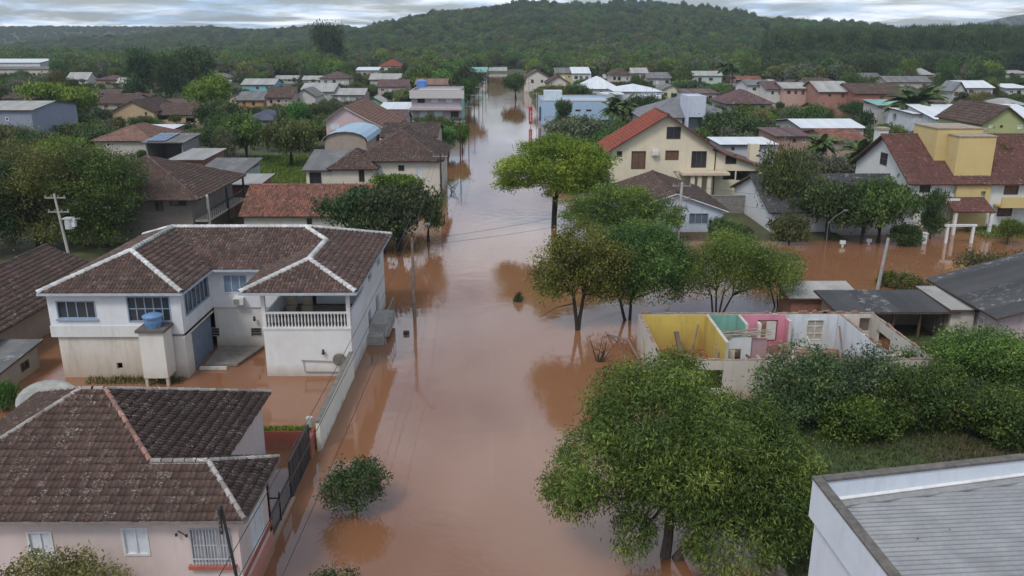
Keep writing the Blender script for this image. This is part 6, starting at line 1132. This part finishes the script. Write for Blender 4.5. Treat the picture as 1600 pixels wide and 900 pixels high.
for i, y in enumerate((140, 172, 205, 240, 280, 325, 380)):
    PL.append(pole('slim street pole on the left, number %d beyond the cream house' % (i+1) if False else 'slim dark street pole on the left pavement %s' % ('beside the long dark brown roof', 'beside the pink gabled house', 'at the front of the greyish pink building', 'just past the greyish pink building', 'by the dark round tree', 'opposite the white gabled house', 'by the mint green roof')[i], 0, 0, 0, 1, .6 if i % 2 else 0, .11, BARKD, xy=(-7.6, y), h=7.2))
for i, (y, l_) in enumerate(((150, 'opposite the pink gabled house'), (215, 'beside the red sign'), (290, 'by the dark green tree'), (360, 'near the far street end'))): pole('slim pale street pole on the right pavement %s' % l_, 0, 0, 0, 1, 0, .11, PC, xy=(7.8, y), h=7.0)
p_b = Vector((*[YP(345, 790, 24.9)[0], 24.9], YP(345, 790, 24.9)[1])); rk_ = thing('cable_rack_post', 'black leaning service post with a rack of insulators before the pale pink house', 'post', (p_b.x+.55, 24.9, 0)); MB().cyl((p_b.x+.55, 24.9, -1), p_b, .07, .05, 8).build('shaft', BLACKM, rk_)
for i in range(5): z = p_b.z-.25-i*.17; MB().lathe([(.02, 0), (.06, .03), (.04, .07), (.06, .1), (0, .13)], (p_b.x-.12+.02*i, 24.82, z), 8).build('insulator', plain((.08, .07, .07), .4), rk_)
MB().box(p_b.x-.1, p_b.x+.0, 24.80, 24.86, p_b.z-1.05, p_b.z-.1).build('rack', BLACKM, rk_)
WIRE = plain((.02, .02, .02), .6, .1)
def cable(p, q, sag, label, r=.014, n=14):
    p, q = Vector(p), Vector(q); pts = [p.lerp(q, i/n)-Vector((0, 0, sag*4*(i/n)*(1-i/n))) for i in range(n+1)]; solo(MB().tube(pts, r, 4), 'power_cable', WIRE, label, 'cable', p, 'overhead power cables')
for d, w_ in ((-.85, 'outer'), (-.3, 'inner'), (.85, 'street-side')):
    for a, b_, l_ in ((p_l1, p_l2, 'from the pole by the veranda house to the cream house pole'), (Vector((-6.9, 14, 6.6)), p_l1, 'running over the street edge to the pole by the veranda house')): cable(a+Vector((d, 0, -.2)), b_+Vector((d, 0, -.2)), .5, '%s black power cable %s' % (w_, l_))
for d, w_ in ((0, 'upper'), (-1.3, 'lower')): cable(p_l1+Vector((0, 0, -.2+d*.3)), p_r1+Vector((0, 0, -.2+d)), .6, '%s thin cable crossing the street to the pale blue house pole' % w_); cable(p_r1+Vector((0, 0, -.2+d)), p_r2+Vector((14, 6, .8+d)), .5, '%s thin cable from the pale blue house pole over the side street' % w_)
for d, w_ in ((.0, 'upper'), (-.9, 'lower')): cable(p_tr+Vector((0, 0, -.3+d)), p_l1+Vector((0, 0, -.1+d*.4)), .5, '%s thin cable between transformer pole and street pole' % w_)
for i, z in enumerate((0, -.3)): cable(p_b+Vector((0, 0, z)), Vector((-9.9, 25.75, 3.3+z)), .1, '%s short service cable from the black post to the pink house' % ('upper', 'lower')[i])
SP = ('cream house pole and the long dark brown roof', 'long dark brown roof and the pink gabled house', 'pink gabled house and the greyish pink building', 'poles at the greyish pink building', 'greyish pink building and the dark round tree', 'dark round tree and the white gabled house', 'white gabled house and the mint green roof')
for i in range(len(PL)-2):
    for d, w_ in ((-.6, 'inner'), (.6, 'outer')): cable(PL[i+1]+Vector((d, 0, -.2)), PL[i+2]+Vector((d, 0, -.2)), .5, '%s street cable between the %s' % (w_, SP[i]), .016, 8)
# floating odds and ends
q = G(635, 522); solo(MB().box(q[0]-.2, q[0]+.2, q[1]-.15, q[1]+.15, -.05, .22).box(q[0]-.14, q[0]+.14, q[1]-.17, q[1]-.15, .02, .16), 'floating_crate', plain((.07, .05, .045), .8), 'small dark box floating in the street water', 'box', (*q, -.05))
q = G(810, 471); big_tree('floating_clump', 'dark leafy clump poking out of the water at the street edge', (*q, 0), [(0, 0, .2, .3, .3, .5)], 60, 14, .1, .1, .5, L_DARK, 77, [(0, 0, .1)], .03, cat='shrub')
for i, (px_, py_) in enumerate(((935, 565), (690, 352), (706, 300))):
    q = G(px_, py_); mb = MB(); R_ = random.Random(i)
    for j in range(9): a = Vector((*q, -.3)); mb.tube([a, a+Vector((R_.uniform(-.6, .6), R_.uniform(-.4, .4), R_.uniform(.6, 1.0))), a+Vector((R_.uniform(-1.2, 1.2), R_.uniform(-.6, .6), R_.uniform(1.1, 1.9)))], [.05, .035, .012], 5)
    solo(mb, 'bare_branches', BARKD, 'bare broken branches sticking out of the water %s' % ('beside the ruin', 'under the leaning street tree', 'by the cream hip-roofed house')[i], 'branches', (*q, -.3))
solo(MB().tube([(7.0, 56, -.2), (7.9, 50.5, 1.3), (8.6, 47.5, .3)], [.06, .05, .04]), 'fallen_pole', plain((.2, .16, .13), .9), 'thin pole leaning in the water between twin-stemmed tree and ruin', 'pole', (7, 56, -.2))
# weeds and lawn grass
def grass(name, label, n, x0, x1, y0, y1, hgt, mat, z=None):
    r = np.random.default_rng(n); P_ = np.stack([r.uniform(x0, x1, n), r.uniform(y0, y1, n), np.zeros(n)], 1); P_[:, 2] = (ground_h(P_[:, 0], P_[:, 1]) if z is None else z)+hgt*.35; keep = P_[:, 2] > hgt*.2; P_ = P_[keep]; D = r.normal(0, .45, P_.shape)+np.array([0, 0, 1.]); V, F, T = leaves(P_, D, hgt, .16, r.random(len(P_)), r); o = link(bpy.data.objects.new(name, npmesh(name, V, F, mat, T))); tag(o, label, 'grass', None, 'stuff')
grass('lawn_grass', 'mown green lawn left of the cream annex', 26000, -46, -21, 112, 146, .5, L_BRIGHT); grass('yard_grass', 'rough grass on the bank between thicket and metal-roofed building', 26000, 9.5, 34, 26, 40, .28, L_DARK); grass('wall_grass', 'strip of grass on top of the low red wall', 900, -12.9, -9.9, 38.25, 38.65, .22, L_BRIGHT, 1.0); grass('house_weeds', 'weeds growing along the foot of the veranda house', 420, -25.5, -19.6, 46.6, 47.5, .42, L_OLIVE, -.05); grass('bank_grass', 'grass bank before the right wing of the tower house', 5000, 50, 70, 84, 90, .5, L_MID, .1)
# ---------------------------------------------------------------- air
hz_, t, b, o = newmat('haze_air'); t.nodes.remove(b); pv = t.nodes.new('ShaderNodeVolumePrincipled'); pv.inputs['Color'].default_value = (.80, .88, .97, 1); pv.inputs['Density'].default_value = .00015; pv.inputs['Anisotropy'].default_value = .2; t.links.new(pv.outputs[0], o.inputs['Volume'])
hzo = MB().box(-2950, 2950, -60, 3450, -3, 150).build('haze', hz_); tag(hzo, 'thin pale air over the whole valley', 'haze', None, 'stuff')
